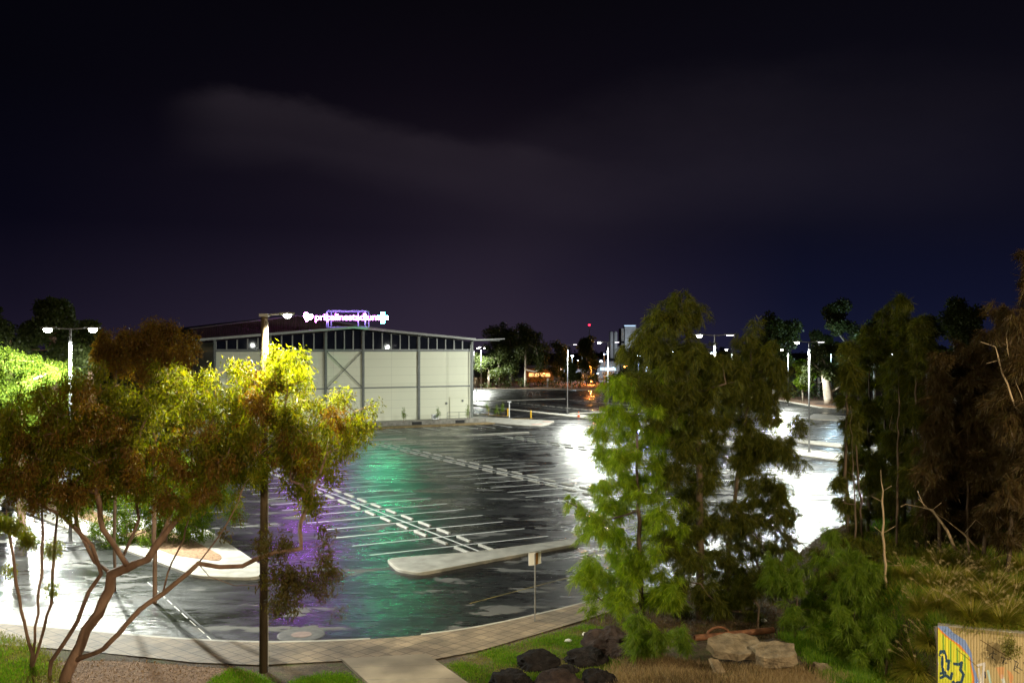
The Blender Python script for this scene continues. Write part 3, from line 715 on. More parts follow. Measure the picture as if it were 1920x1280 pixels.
for v in me.vertices:
    x = (v.co.x - min(xsv)) * sx_; y = v.co.y * xh * 0.95; z = v.co.z
    v.co = (x, -z, y)
me.materials.clear(); me.materials.append(M['sign_pink'])
lt = link(bpy.data.objects.new('lettering', me), sg)
p = P(591, 600, SY); lt.location = (p.x - sg.location.x, 0.0, p.z - sg.location.z)
# heart: two lobes
def flat(poly, depth, name, mat, at):
    mb = MB(); n = len(poly)
    mb.add([(x, -depth, z) for x, z in poly] + [(x, depth, z) for x, z in poly], [tuple(range(n))], 0)
    mb.add([(x, -depth, z) for x, z in poly] + [(x, depth, z) for x, z in poly], [tuple(range(n, 2 * n))[::-1]] + [(i, n + i, n + (i + 1) % n, (i + 1) % n) for i in range(n)], 1)
    o = mb.build(name, [mat, M['sign_can']], sg); p = P(*at, SY); o.location = (p.x - sg.location.x, 0, p.z - sg.location.z); return o
hp = []
for i in range(40):
    t = 2 * math.pi * i / 40; hx = 16 * math.sin(t) ** 3; hz = 13 * math.cos(t) - 5 * math.cos(2 * t) - 2 * math.cos(3 * t) - math.cos(4 * t)
    hx, hz = hx * 0.040, hz * 0.042
    ca, sa = math.cos(R(-18)), math.sin(R(-18)); hp.append((hx * ca - hz * sa, hx * sa + hz * ca))
flat(hp, 0.1, 'heart_symbol', M['sign_violet'], (577.5, 594))
a_, b_ = 0.25, 0.74
cp = [(-a_, -b_), (a_, -b_), (a_, -a_), (b_, -a_), (b_, a_), (a_, a_), (a_, b_), (-a_, b_), (-a_, a_), (-b_, a_), (-b_, -a_), (-a_, -a_)]
flat(cp, 0.1, 'cross_symbol', M['sign_green'], (718, 595.5))
def real_light(kind, name, loc, energy, col, parent=None, radius=0.1, **kw):
    d = bpy.data.lights.new(name, kind); d.energy = energy; d.color = col
    if kind in ('POINT', 'SPOT'): d.shadow_soft_size = radius
    for k, v in kw.items(): setattr(d, k, v)
    o = bpy.data.objects.new(name, d); o.location = loc
    if parent is not None: o.parent = parent
    COL.objects.link(o); return o
# ------------------------------------------------------------------ lamp posts
LAMPW = (0.96, 1.0, 0.90)
def lens_mat(nm, col, s): return emis(nm, col, s, 'NONE')
M['lens'] = lens_mat('lit_lamp_lens', (1.0, 1.0, 0.86), 60)
M['lens_dim'] = lens_mat('lit_side_lens', (1.0, 0.95, 1.0), 8)
def lamp_head(parent, x, y, z, rz, energy, col, bright=True, scale=1.0):
    """flat luminaire pointing along rz from the arm end"""
    mb = MB(); s = scale
    mb.prism([(0, -0.10 * s), (0.15 * s, -0.18 * s), (0.72 * s, -0.18 * s), (0.80 * s, -0.10 * s), (0.80 * s, 0.10 * s), (0.72 * s, 0.18 * s), (0.15 * s, 0.18 * s), (0, 0.10 * s)], 0.0, 0.09 * s)
    h = mb.build('lamp_head', M['frame_steel'], parent); h.location = (x, y, z); h.rotation_euler = (0, 0, rz)
    mb = MB(); mb.prism(rounded([(0.16 * s, -0.14 * s), (0.70 * s, -0.14 * s), (0.70 * s, 0.14 * s), (0.16 * s, 0.14 * s)], 0.05, 3), (-0.11 if bright else -0.03) * s, -0.002)
    if bright:
        mb = MB(); mb.lathe([(0.0, -0.20 * s), (0.10 * s, -0.185 * s), (0.18 * s, -0.13 * s), (0.21 * s, -0.06 * s), (0.21 * s, -0.002)], 14, (0.43 * s, 0, 0))
    l = mb.build('lens', M['lens'] if bright else M['lens_dim'], h)
    if energy > 0:
        real_light('SPOT', 'lamp_light', (0.43 * s, 0, -0.36 * s), energy, col, h, 0.14, spot_size=R(172), spot_blend=0.22).rotation_euler = (0, -R(14), 0)
    return h
def lamp_post(X, Y, ztop, heads, label, pr=0.075, base=True, energy=0, col=LAMPW, group='lamp posts of the car park', z0=0.0, arm=0.75):
    """heads: list of (direction angle, energy, bright)"""
    t = empty('lamp_post', (X, Y, z0)); tag(t, label, 'lamp post', group)
    hh = ztop - z0
    mb = MB(); mb.tube([(0, 0, 0), (0, 0, hh)], [pr * 1.25, pr * 0.85], 10); mb.build('pole', M['steel'], t, smooth=True)
    mb = MB(); mb.box((0, 0, 0.02), (0.42, 0.42, 0.04)); mb.box((0, 0, 0.10), (0.24, 0.24, 0.12)); mb.build('base_plate', M['steel'], t)
    for ang, en, br in heads:
        dx, dy = math.cos(ang), math.sin(ang)
        mb = MB(); mb.tube([(0, 0, hh - 0.05), (dx * arm, dy * arm, hh + 0.0)], 0.035, 6); mb.build('arm', M['steel'], t)
        lamp_head(t, dx * arm, dy * arm, hh - 0.03, ang, en, col, br)
    return t
PI = math.pi
E = 13000
def lp(px, ytop, Y, heads, label, **k):
    p = P(px, ytop, Y); return lamp_post(p.x, Y, p.z, heads, label, **k)
lp(132, 615, 51.5, [(PI, E * 1.7, True), (0.0, E * 1.2, True)], 'double headed steel lamp post standing behind the spreading gum tree at the left', z0=0.1)
lp(1064, 645.5, 153.7, [(0.0, E * 1.0, False)], 'grey lamp post with one short arm standing on the pale kerb by the traffic cone')
lp(1140, 641, 130, [(PI, E * 1.05, True), (0.0, E * 0.3, False)], 'lamp post with a dazzling head just left of the tall bushy sheoak')
lp(1340, 627.5, 75, [(PI, E * 0.7, True), (0.0, E * 0.4, False)], 'double headed lamp post seen through the top of the tall bushy sheoak')
lp(1517, 640.5, 97.2, [(PI, E * 1.0, True), (0.0, E * 0.4, False)], 'tall bare lamp post on its pale island right of the bushy sheoak', z0=0.14)
lp(1478, 655, 181, [(PI, E * 1.6, True)], 'thin lamp post with one left head, left of the pale gum trunk')
lp(1373, 654.5, 205, [(PI, E * 1.2, True)], 'small distant lamp post glimpsed through the right side of the bushy sheoak')
lp(1674, 650, 118, [(PI, E * 1.6, True)], 'lamp post shining among the slender dark sheoaks at the right')
lp(902, 652, 262, [(PI, E * 2.0, True), (0.0, E * 0.3, True)], 'distant lamp post lighting pale trunks just right of the cream hall', z0=0.0, arm=0.4)
lp(888.5, 650, 246, [(0.0, E * 0.25, True)], 'thin distant lamp post hard against the right corner of the cream hall', arm=1.0)
lp(12, 645, 84, [(0.0, E * 1.6, True)], 'small pinkish lamp post half buried in the green tree at the left edge')

# timber pole lamp near the footpath
tp = empty('street_lamp', (*G(494, 1259, 0.12), 0.10)); Yt = tp.location.y
tag(tp, 'dark round timber street lamp pole standing on the brick path by the gum tree', 'street lamp')
ht = P(496, 588, Yt).z - 0.10
mb = MB(); mb.tube([(0, 0, 0), (0.02, 0, ht * 0.5), (0.035, 0, ht)], [0.135, 0.12, 0.105], 14); mb.build('pole', M['wood'], tp, smooth=True)
mb = MB(); mb.tube([(0.03, 0, ht - 0.05), (0.55, 0, ht)], 0.03, 8); mb.box((0.03, 0, ht - 0.05), (0.28, 0.28, 0.09)); mb.build('arm', M['steel'], tp)
lamp_head(tp, 0.5, 0, ht - 0.02, 0.0, 5400, (1.0, 0.95, 0.68), True, 0.6)
mb = MB(); mb.tube([(0.145, 0, 0.2), (0.14, 0, ht - 0.3)], 0.013, 6); mb.build('lit_edge_strip', M['trim'], tp)  # pale tube added as the bright lit line down the pole's right edge

# bridge footpath lamps behind the viewer light the near verge, like the ones whose light the picture shows
WARM = (1.0, 0.80, 0.50)
def bridge_lamp(x, y, z, en, label, col=WARM):
    t = empty('bridge_lamp', (x, y, 0)); tag(t, label, 'street lamp', 'street lamps along the bridge')
    mb = MB(); mb.tube([(0, 0, 0), (0, 0, z)], [0.11, 0.07], 10); mb.build('pole', M['steel'], t, smooth=True)
    mb = MB(); mb.tube([(0, 0, z), (0, 0.9, z + 0.12)], 0.035, 6); mb.build('arm', M['steel'], t)
    lamp_head(t, 0, 0.9, z + 0.12, R(90), en, col, True)
bridge_lamp(-7.0, -1.5, 17.5, 14000, 'street lamp on the bridge behind the viewer, to the left')
bridge_lamp(20.0, 11.0, 12.5, 21000, 'street lamp on the bridge behind the viewer, to the right')

# ------------------------------------------------------------------ small furniture
sp_ = empty('post_sign', (*G(1003, 1164, 0.16), 0.16)); tag(sp_, 'thin steel post with two folded white plates on the brick path', 'sign')
mb = MB(); mb.tube([(0, 0, 0), (0, 0, 2.52)], 0.03, 8); mb.build('post', M['steel'], sp_)
zt_ = P(1003, 1035, sp_.location.y).z - 0.16; zb_ = zt_ - 0.47
def plate(ang, w_, mat, nm, z0, z1, t=0.02, off=0.0, x0=0.0):
    mb = MB(); mb.box((x0 + w_ / 2, off, (z0 + z1) / 2), (w_, t, z1 - z0)); o = mb.build(nm, mat, sp_); o.rotation_euler = (0, 0, ang); return o
plate(R(180 + 25), 0.26, M['white'], 'sign_plate', zb_, zt_)
plate(R(55), 0.40, M['white'], 'sign_plate', zb_, zt_ - 0.01)
plate(R(55), 0.16, M['brown_panel'], 'sign_panel', zb_ + 0.01, zt_ - 0.03, 0.012, -0.018, 0.02)

mh = empty('manhole', (*G(565, 1190), 0.0)); tag(mh, 'round concrete manhole surround with a pinkish iron lid in the wet asphalt', 'manhole')
mb = MB(); mb.lathe([(0.0, -0.02), (0.82, -0.02), (0.86, 0.01), (0.80, 0.022), (0.42, 0.022), (0.0, 0.022)], 40); mb.build('surround', surf('grimy_concrete', (0.05, 0.05, 0.05), (0.13, 0.125, 0.12), 3, 0.6, bump=0.4), mh)
mb = MB(); mb.lathe([(0.0, 0.018), (0.37, 0.018), (0.37, 0.03), (0.33, 0.034), (0.0, 0.034)], 32); mb.build('lid', M['pit'], mh)

def bollard(a, b, label):
    t = empty('bollard', (*L(a, b), 0.15), TH); tag(t, label, 'bollard', 'yellow bollards by the hall corner')
    mb = MB(); mb.lathe([(0.0, 0.0), (0.11, 0.0), (0.11, 1.05), (0.09, 1.12), (0.0, 1.14)], 14); mb.build('post', M['yellow'], t)
    mb = MB(); mb.lathe([(0.0, 0), (0.17, 0), (0.17, 0.02), (0.0, 0.02)], 14); mb.build('base', M['steel'], t)
def atG(px, py, z=0.15): x, y = G(px, py, z); return x, y
def gl(px, py, z=0.15):
    x, y = G(px, py, z); return (x * CU + y * SU, -x * SU + y * CU)
bollard(*gl(995.5, 783.5), 'bright yellow bollard standing alone right of the hall corner')
bollard(*gl(952, 779), 'yellow bollard beside the small white bracket post')
mb = MB()
def yl(p, q):
    a = Vector((*G(*p, 0.15), 0)); b = Vector((*G(*q, 0.15), 0)); d = b - a; mb.box(((a + b) / 2)[:2] + (0.155,), (d.length, 0.22, 0.008), math.atan2(d.y, d.x))
yl((893, 776), (954, 780)); yl((960, 785), (1000, 784.5)); tag(mb.build('yellow_edge_line', M['yellow']), kind='structure')
bp = empty('bracket_post', (*atG(955, 783), 0.15)); tag(bp, 'short white post with a bracket top beside the yellow bollard', 'post')
mb = MB(); mb.tube([(0, 0, 0), (0, 0, 2.35)], 0.07, 8); mb.build('post', M['white'], bp)
mb = MB(); mb.box((0, 0, 2.38), (0.55, 0.12, 0.12)); mb.build('bracket', M['white'], bp)
bp = empty('marker_post', (*G(893.5, 750), 0.0)); tag(bp, 'slim white marker post beyond the corner of the hall', 'post')
mb = MB(); mb.tube([(0, 0, 0), (0, 0, 2.5)], 0.09, 8); mb.build('post', M['white'], bp); mb = MB(); mb.box((0, 0, 2.55), (0.24, 0.24, 0.1)); mb.build('cap', M['white'], bp)
cn = empty('traffic_cone', (*G(1085, 781.5, .14), 0.14)); tag(cn, 'orange traffic cone with a white band near the grey lamp post', 'traffic cone')
mb = MB(); mb.lathe([(0.0, 0.03), (0.20, 0.03), (0.135, 0.36), (0.0, 0.36)], 16); mb.lathe([(0.0, 0.56), (0.095, 0.56), (0.04, 0.86), (0.0, 0.86)], 16); mb.build('cone', M['orange'], cn, smooth=True)
mb = MB(); mb.lathe([(0.0, 0.355), (0.137, 0.355), (0.097, 0.565), (0.0, 0.565)], 16); mb.build('band', M['white'], cn)
mb = MB(); mb.box((0, 0, 0.015), (0.46, 0.46, 0.03)); mb.build('base', M['orange'], cn)

# ------------------------------------------------------------------ leaf clouds
def unit(v): return v / np.maximum(np.linalg.norm(v, axis=1, keepdims=True), 1e-6)
def blades(C, Dv, Ln, Wd, name, mat, parent=None, curl=0.0):
    """diamond shaped leaves: root C, direction Dv, length Ln, half width Wd"""
    n = len(C); Dv = unit(Dv); rv = unit(rng.normal(size=(n, 3))); Wv = unit(np.cross(Dv, rv)) * Wd[:, None]
    tip = C + Dv * Ln[:, None]; mid = C + Dv * (Ln * 0.45)[:, None]
    V = np.stack([C, mid + Wv, tip, mid - Wv], 1).reshape(-1, 3)
    return npmesh(name, V, 4, np.arange(4 * n), mat, parent)
def blob_leaves(clumps, n, kind, lscale=1.0):
    """clumps: array (k,4) x y z r. returns roots, dirs, len, halfwidth"""
    cl = np.asarray(clumps, float); wts = cl[:, 3] ** 2.2; wts /= wts.sum()
    cnt = rng.multinomial(n, wts); Cs = []; Ds = []; Ls = []; Ws = []
    for (x, y, z, r), k in zip(cl, cnt):
        if k == 0: continue
        c = np.array([x, y, z])
        if kind == 'gum':
            ntw = max(3, k // 26); tips = rng.normal(size=(ntw, 3)); tips = unit(tips) * (rng.random((ntw, 1)) ** 0.45) * r * np.array([1, 1, 0.72])
            tw = rng.integers(0, ntw, k); hang = rng.random(k) ** 1.2 * (0.24 + 0.30 * r)
            base = c + tips[tw] * (1 - 0.25 * rng.random((k, 1))) + rng.normal(size=(k, 3)) * 0.075 * lscale
            base[:, 2] -= hang
            d = unit(tips[tw]) * 0.35 + np.array([0, 0, -0.75]) + rng.normal(size=(k, 3)) * 0.5
            ln = rng.uniform(0.08, 0.15, k) * lscale; wd = rng.uniform(0.011, 0.019, k) * lscale
        elif kind == 'needle':
            ntw = max(4, k // 45); dirs = unit(rng.normal(size=(ntw, 3)) * np.array([1, 1, 0.45]) + np.array([0, 0, 0.05]))
            st = rng.normal(size=(ntw, 3)) * r * 0.38
            tl = rng.uniform(0.35, 0.95, ntw) * r; tw = rng.integers(0, ntw, k); t = rng.random(k) ** 0.8
            pos = st[tw] + dirs[tw] * (tl[tw] * t)[:, None]; pos[:, 2] -= 0.45 * r * t ** 2
            base = c + pos + rng.normal(size=(k, 3)) * 0.035 * lscale
            d = dirs[tw] * 0.55 + np.array([0, 0, -0.75]) + rng.normal(size=(k, 3)) * 0.32
            ln = rng.uniform(0.15, 0.36, k) * lscale; wd = rng.uniform(0.0055, 0.0095, k) * lscale
        else:  # far
            base = c + unit(rng.normal(size=(k, 3))) * (rng.random((k, 1)) ** 0.4) * r * np.array([1, 1, 0.8])
            d = rng.normal(size=(k, 3)) + np.array([0, 0, -0.2])
            ln = rng.uniform(0.3, 0.75, k) * lscale; wd = rng.uniform(0.10, 0.22, k) * lscale
        Cs.append(base); Ds.append(d); Ls.append(ln); Ws.append(wd)
    return np.concatenate(Cs), np.concatenate(Ds), np.concatenate(Ls), np.concatenate(Ws)

def grow_trunk(limbs, targets, r_base, r_tip, bark, parent, step=0.35, up=0.6, name='trunk', wob=0.05, expo=0.5):
    """limbs: list of (polyline, parent limb index or None). branches then grow from them to every target"""
    pos = []; par = []
    def add(p, q): pos.append(np.array(p, float)); par.append(q); return len(pos) - 1
    for pl, attach in limbs:
        pts = [Vector(p) for p in pl]; last = -1
        if attach is not None and pos:
            d = np.linalg.norm(np.array(pos) - np.array(pts[0]), axis=1); last = int(d.argmin())
        first_ = True
        for a, b in zip(pts, pts[1:]):
            n = max(1, int((b - a).length / step))
            for k in range(n):
                if first_ and k == 0:
                    if last == -1: last = add(a, -1)
                    first_ = False
                p = a.lerp(b, (k + 1) / n) + Vector((random.gauss(0, wob * .4), random.gauss(0, wob * .4), 0))
                last = add(p, last)
    base = pos[0]
    T = np.asarray(targets, float)
    order = np.argsort(np.linalg.norm(T - base, axis=1))
    tips = []
    for i in order:
        t = T[i]; A = np.array(pos); dv = t - A; dist = np.linalg.norm(dv, axis=1)
        cost = dist + up * np.maximum(0, A[:, 2] - t[2]) * 1.5 + 0.10 * np.maximum(0, 1.5 - (A[:, 2] - base[2])) * 3
        j = int(cost.argmin()); s = pos[j]; dd = dist[j]
        n = max(1, int(dd / step)); last = j
        ctrl = (s + t) / 2 + np.array([0, 0, -0.12 * dd * (1 if t[2] > s[2] else -0.5)]) + rng.normal(size=3) * 0.10 * dd
        for k in range(1, n + 1):
            u = k / n; p = (1 - u) ** 2 * s + 2 * u * (1 - u) * ctrl + u * u * t + rng.normal(size=3) * wob * 0.4
            last = add(p, last)
        tips.append(last)
    n = len(pos); cnt = np.zeros(n); ch = [[] for _ in range(n)]
    for i in range(n):
        if par[i] >= 0: ch[par[i]].append(i)
    for i in range(n - 1, -1, -1):
        if not ch[i]: cnt[i] = max(cnt[i], 1)
        if par[i] >= 0: cnt[par[i]] += cnt[i]
    rad = r_tip + (r_base - r_tip) * ((cnt - 1) / max(1, cnt[0] - 1)) ** expo
    mb = MB(); starts = [(i, None) for i in range(n) if par[i] < 0]
    stack = [(i, None) for i, _ in starts]
    while stack:
        i, frm_ = stack.pop(); chain = []
        if frm_ is not None: chain.append((pos[frm_], min(rad[frm_], rad[i] * 1.15)))
        cur = i
        while True:
            chain.append((pos[cur], rad[cur]))
            if not ch[cur]: break
            c_ = sorted(ch[cur], key=lambda q: -cnt[q])
            for o_ in c_[1:]: stack.append((o_, cur))
            cur = c_[0]
        if len(chain) > 1:
            rmax = chain[0][1]
            mb.tube([c_[0] for c_ in chain], [c_[1] for c_ in chain], 9 if rmax > 0.08 else (6 if rmax > 0.03 else 4), cap=True)
    return mb.build(name, bark, parent, smooth=True)

def discs(spec, Y, dY, per=1.0, rr=(0.35, 0.7)):
    """spec: photo discs (x, y, r px[, dYoffset]) filled with leaf clumps at distance Y +- dY. clump radius in metres"""
    out = []
    for s in spec:
        x, y, r = s[:3]; yo = s[3] if len(s) > 3 else 0.0
        k = F / Y; rm = r / k
        n = max(1, int(round(per * (rm / 0.55) ** 2)))
        for _ in range(n):
            t = random.uniform(0, 2 * PI); q = math.sqrt(random.random()) * 0.85
            yy = Y + yo + random.uniform(-dY, dY) * math.sqrt(max(0.05, 1 - q * q * 0.6))
            p = P(x + q * r * math.cos(t), y + q * r * math.sin(t), yy)
            out.append((p.x, p.y, p.z, min(random.uniform(*rr), max(0.22, rm * 0.9))))
    return out
def tree(name, label, cat, base, limbs, clumps, n, kind, leaf, bark, rb, rt=0.008, group=None, lscale=1.0, up=0.6, drop=0.0, step=0.35, extra=None, expo=0.5, nt=None):
    t = empty(name, base); tag(t, label, cat, group); b = Vector(base)
    tg = [c[:3] for c in clumps]
    if nt and len(tg) > nt: tg = [tg[i] for i in rng.choice(len(tg), nt, replace=False)]
    o = grow_trunk(limbs, tg, rb, rt, bark, t, up=up, step=step, expo=expo); o.location = -b
    C_, D_, L_, W_ = blob_leaves(clumps, n, kind, lscale)
    o = blades(C_, D_, L_, W_, 'crown', leaf, t); o.location = -b
    for cl2, n2, leaf2 in (extra or []):
        C_, D_, L_, W_ = blob_leaves(cl2, n2, kind, lscale)
        o = blades(C_, D_, L_, W_, 'crown', leaf2, t); o.location = -b
    return t

# ---- the spreading gum at the left
def zp(x, y, Y): return P(x / 2.909, 860 + y / 2.909, Y)       # points read off the enlarged lower left of the photo
YG = 30.2
limbs = [([zp(330, 1275, YG), zp(400, 1100, YG), zp(470, 930, YG + .2), zp(545, 840, YG + .3), zp(592, 715, YG + .3), zp(612, 630, YG + .2)], None),
         ([zp(612, 630, YG + .2), zp(700, 590, YG), zp(800, 548, YG - .2), zp(862, 450, YG - .3), zp(950, 340, YG - .2), zp(1090, 225, YG), zp(1200, 110, YG + .2), zp(1340, 40, YG + .4), zp(1500, -90, YG + .3)], 1),
         ([zp(420, 1095, YG), zp(570, 1035, YG - .5), zp(650, 955, YG - .7), zp(760, 820, YG - .8), zp(885, 735, YG - .8), zp(965, 672, YG - .8), zp(1085, 568, YG - .9), zp(1180, 440, YG - .9), zp(1265, 300, YG - .8), zp(1350, 120, YG - .5)], 1),
         ([zp(262, 1275, YG + .4), zp(278, 1105, YG + .4), zp(352, 1000, YG + .6), zp(420, 880, YG + .6), zp(484, 722, YG + .6), zp(556, 625, YG + .5), zp(500, 470, YG + .3), zp(432, 400, YG), zp(335, 305, YG - .4), zp(200, 240, YG - .8), (zp(60, 180, YG - 1.0)), zp(-60, 140, YG - 1.0)], 1),
         ([zp(612, 630, YG + .2), zp(520, 560, YG + 1.0), zp(430, 410, YG + 1.2), zp(395, 230, YG + 1.2), zp(380, 60, YG + 1.0)], 1),
         ([zp(640, 600, YG), zp(700, 470, YG + .6), zp(760, 330, YG + .9), zp(735, 130, YG + 1.2), zp(760, -120, YG + 1.1)], 1),
         ([zp(885, 440, YG - .3), zp(930, 300, YG + .5), zp(890, 120, YG + 1.0), zp(930, -80, YG + 1.0), zp(1010, -300, YG + 1)], 1),
         ([zp(700, 590, YG), zp(560, 380, YG - .8), zp(530, 180, YG - 1.1), zp(500, -80, YG - 1.0)], 1),
         ([zp(1090, 568, YG - .9), zp(1200, 588, YG - .9), zp(1320, 585, YG - .9), zp(1400, 545, YG - .9), zp(1500, 508, YG - .8), zp(1640, 488, YG - .8), zp(1790, 470, YG - .7)], 1),
         ([zp(1090, 572, YG - .9), zp(1140, 640, YG - 1.0), zp(1280, 690, YG - 1.0), zp(1420, 690, YG - 1.0)], 1),
         ([zp(905, 690, YG - .8), zp(930, 560, YG - .2), zp(1010, 440, YG), zp(1050, 250, YG + .5), zp(1160, 60, YG + .8)], 1)]
def dl(spec): return spec
crown = discs([(30, 850, 90), (60, 800, 80), (140, 760, 75), (110, 880, 85), (200, 830, 95), (190, 730, 55), (280, 720, 55), (290, 800, 90), (240, 890, 70), (360, 730, 60), (390, 810, 90),
               (340, 900, 60), (450, 720, 55), (480, 800, 85), (440, 880, 60), (540, 740, 60), (570, 810, 70), (540, 690, 38), (620, 770, 48), (665, 785, 36), (695, 765, 18), (600, 860, 45), (560, 900, 42),
               (500, 670, 30), (590, 940, 26), (655, 815, 25)], YG, 2.1, per=4.6, rr=(0.24, 0.5))
low = []
for _ in range(420):
    x_, y_ = random.uniform(485, 642), random.uniform(985, 1150)
    if mnoise.noise(Vector((x_ * 0.035, y_ * 0.02, 2.2))) + random.uniform(-.12, .12) < 0.02 + 0.35 * abs((y_ - 1075 + (x_ - 560) * -0.1) / 75) ** 2 - 0.12: continue
    p_ = P(x_, y_, YG - .8 + random.uniform(-.6, .6)); low.append((p_.x, p_.y, p_.z, random.uniform(0.09, 0.16)))
for x_, y_ in [(440, 960), (425, 990), (590, 960), (600, 985), (618, 1000), (580, 930), (505, 1000), (512, 1030)]:
    p_ = P(x_, y_, YG - .5); low.append((p_.x, p_.y, p_.z, 0.2))
rus = discs([(60, 870, 90), (200, 850, 110), (150, 780, 70), (370, 850, 90), (470, 730, 60), (560, 850, 60), (640, 790, 40), (300, 890, 60), (470, 830, 60)], YG - 1.4, 1.2, per=3.2, rr=(0.15, 0.4))
tree('gum_tree', 'spreading multi-stemmed gum tree with a broad yellow-green and russet crown at the lower left', 'tree', (zp(330, 1240, YG).x, YG, 0.1),
     limbs, crown, 125000, 'gum', M['leaf_gum'], M['bark'], 0.19, 0.012, up=0.5, lscale=1.2, extra=[(rus, 20000, M['leaf_russet']), (low, 6500, M['leaf_brown_gum'])], expo=0.55, nt=430)

# slender saplings at the far left edge
YS = 31.5
limbs = [([P(60, 1250, YS), P(70, 1150, YS), P(80, 1050, YS), P(78, 950, YS), P(60, 860, YS)], None), ([P(62, 1250, YS), P(95, 1130, YS + .3), P(105, 1000, YS + .3), P(115, 900, YS + .3)], 1),
         ([P(60, 1230, YS), P(35, 1120, YS - .3), P(20, 1020, YS - .3), P(5, 930, YS - .3)], 1)]
cl = discs([(15, 950, 40), (60, 900, 50), (110, 930, 40), (30, 1010, 30), (90, 1010, 24), (10, 1080, 24), (85, 1090, 16)], YS, 0.8, per=1.8, rr=(0.2, 0.4))
tree('sapling', 'slim crooked sapling with thin pale stems at the left edge of the photo', 'tree', (P(60, 1240, YS).x, YS, 0.1), limbs, cl, 9000, 'gum', M['leaf_gum'], M['bark'], 0.085, 0.006)

# trees behind it, to the left
def simple_tree(name, label, px, ybase_z, Y, top_spec, n, leaf, bark, rb, kind='far', lscale=1.0, dY=2.5, per=0.5, rr=(1.0, 1.8), group=None, lean=0, z0=0.0, up=0.5, step=0.8, rt=0.03, nt=None, extra_limbs=()):
    b = P(px, 654, Y); base = (b.x, Y, z0)
    cs = discs(top_spec, Y, dY, per=per * (0.55 / ((rr[0] + rr[1]) / 2)) ** 2 * 3, rr=rr)
    top = max(c_[2] for c_ in cs); lowz = min(c_[2] for c_ in cs)
    limbs = [([base, (b.x + lean * .4, Y, z0 + (lowz - z0) * 0.6 + .3), (b.x + lean, Y, (lowz * .55 + top * .45))], None)] + list(extra_limbs)
    return tree(name, label, 'tree', base, limbs, cs, n, kind, leaf, bark, rb, rt, group, lscale, up, step=step, nt=nt)
BG = 'trees along the left side of the car park'
simple_tree('gum_tree', 'rusty orange-brown rounded treetop rising behind the spreading gum', 290, 0, 40, [(300, 605, 36), (270, 650, 44), (330, 645, 40), (240, 640, 26), (300, 690, 50), (360, 640, 16)], 26000, M['leaf_russet'], M['bark'], 0.09, 'gum', 1.1, 1.6, 0.9, (0.4, 0.7), BG, step=0.5, rt=0.01)
simple_tree('gum_tree', 'low dim brown treetop between the double lamp post and the orange treetop', 215, 0, 42, [(215, 640, 30), (190, 670, 36), (240, 675, 30)], 14000, M['leaf_russet'], M['bark'], 0.07, 'gum', 1.1, 1.4, 0.9, (0.4, 0.7), BG, step=0.5, rt=0.01)
simple_tree('gum_tree', 'bright lime green leafy tree at the left edge beside the lamp light', 40, 0, 56, [(20, 700, 46), (70, 710, 48), (100, 680, 34), (40, 760, 50), (95, 760, 40), (10, 660, 26), (50, 830, 40)], 30000, M['leaf_lime'], M['bark'], 0.24, 'gum', 1.6, 2.4, 0.8, (0.5, 0.9), BG, step=0.6, rt=0.012)
simple_tree('gum_tree', 'tall dark tree behind the double headed lamp at the left', 100, 0, 74, [(110, 590, 34), (80, 610, 32), (60, 640, 30), (130, 620, 30), (100, 660, 36), (125, 570, 16)], 15000, M['leaf_far'], M['bark'], 0.35, 'far', 0.55, 3.0, 0.7, (0.9, 1.5), BG)
simple_tree('gum_tree', 'dark rounded tree cut off by the left edge of the photo', 20, 0, 68, [(15, 610, 30), (-20, 620, 40), (30, 640, 24), (-30, 660, 40), (0, 580, 0.5)], 12000, M['leaf_far'], M['bark'], 0.3, 'far', 0.5, 2.6, 0.7, (0.8, 1.4), BG)
simple_tree('gum_tree', 'small dark tree just right of the double headed lamp', 170, 0, 62, [(165, 610, 22), (175, 635, 26), (150, 650, 24), (190, 655, 20), (170, 690, 30)], 11000, M['leaf_far'], M['bark'], 0.22, 'far', 0.45, 2.0, 0.7, (0.7, 1.1), BG)
simple_tree('gum_tree', 'lime green young tree inside the island behind the spreading gum', 310, 0, 52, [(300, 920, 45), (330, 880, 50), (290, 860, 50), (385, 930, 36), (250, 950, 40), (350, 970, 34), (210, 900, 44), (420, 890, 36), (300, 985, 26), (430, 960, 20), (150, 930, 34), (300, 1005, 34), (250, 1020, 26), (200, 985, 34), (370, 990, 26)], 50000, M['leaf_lime'], M['bark'], 0.12, 'gum', 1.4, 1.4, 0.9, (0.4, 0.7), BG, step=0.5, rt=0.01)

# ---- the bushy sheoaks in the middle
YC = 37.0
def vt(pts, Y): return [P(x, y, Y) for x, y in pts]
c1s = [(1272, 548, 18), (1275, 585, 34), (1240, 610, 34), (1296, 606, 22), (1262, 650, 55), (1345, 670, 26), (1222, 650, 36), (1300, 700, 66), (1225, 720, 50), (1350, 700, 36), (1280, 780, 66), (1330, 820, 50), (1290, 880, 60), (1320, 950, 45), (1280, 1000, 45), (1180, 650, 22), (1170, 700, 18), (1395, 720, 20), (1300, 1065, 42), (1338, 1100, 36), (1270, 1110, 34)]
cl = discs(c1s, YC, 1.8, per=3.6, rr=(0.22, 0.52))
tree('sheoak', 'tallest dark bushy sheoak in the middle with its ragged top against the sky', 'tree', (P(1312, 1150, YC).x, YC, 0.15),
     [(vt([(1312, 1160), (1313, 1000), (1310, 850), (1300, 700), (1275, 560)], YC), None)], cl, 122000, 'needle', M['leaf_needle_dark'], M['dark_bark'], 0.15, 0.006, 'bushy sheoaks beside the road', lscale=1.15, nt=120)
YL = 36.0
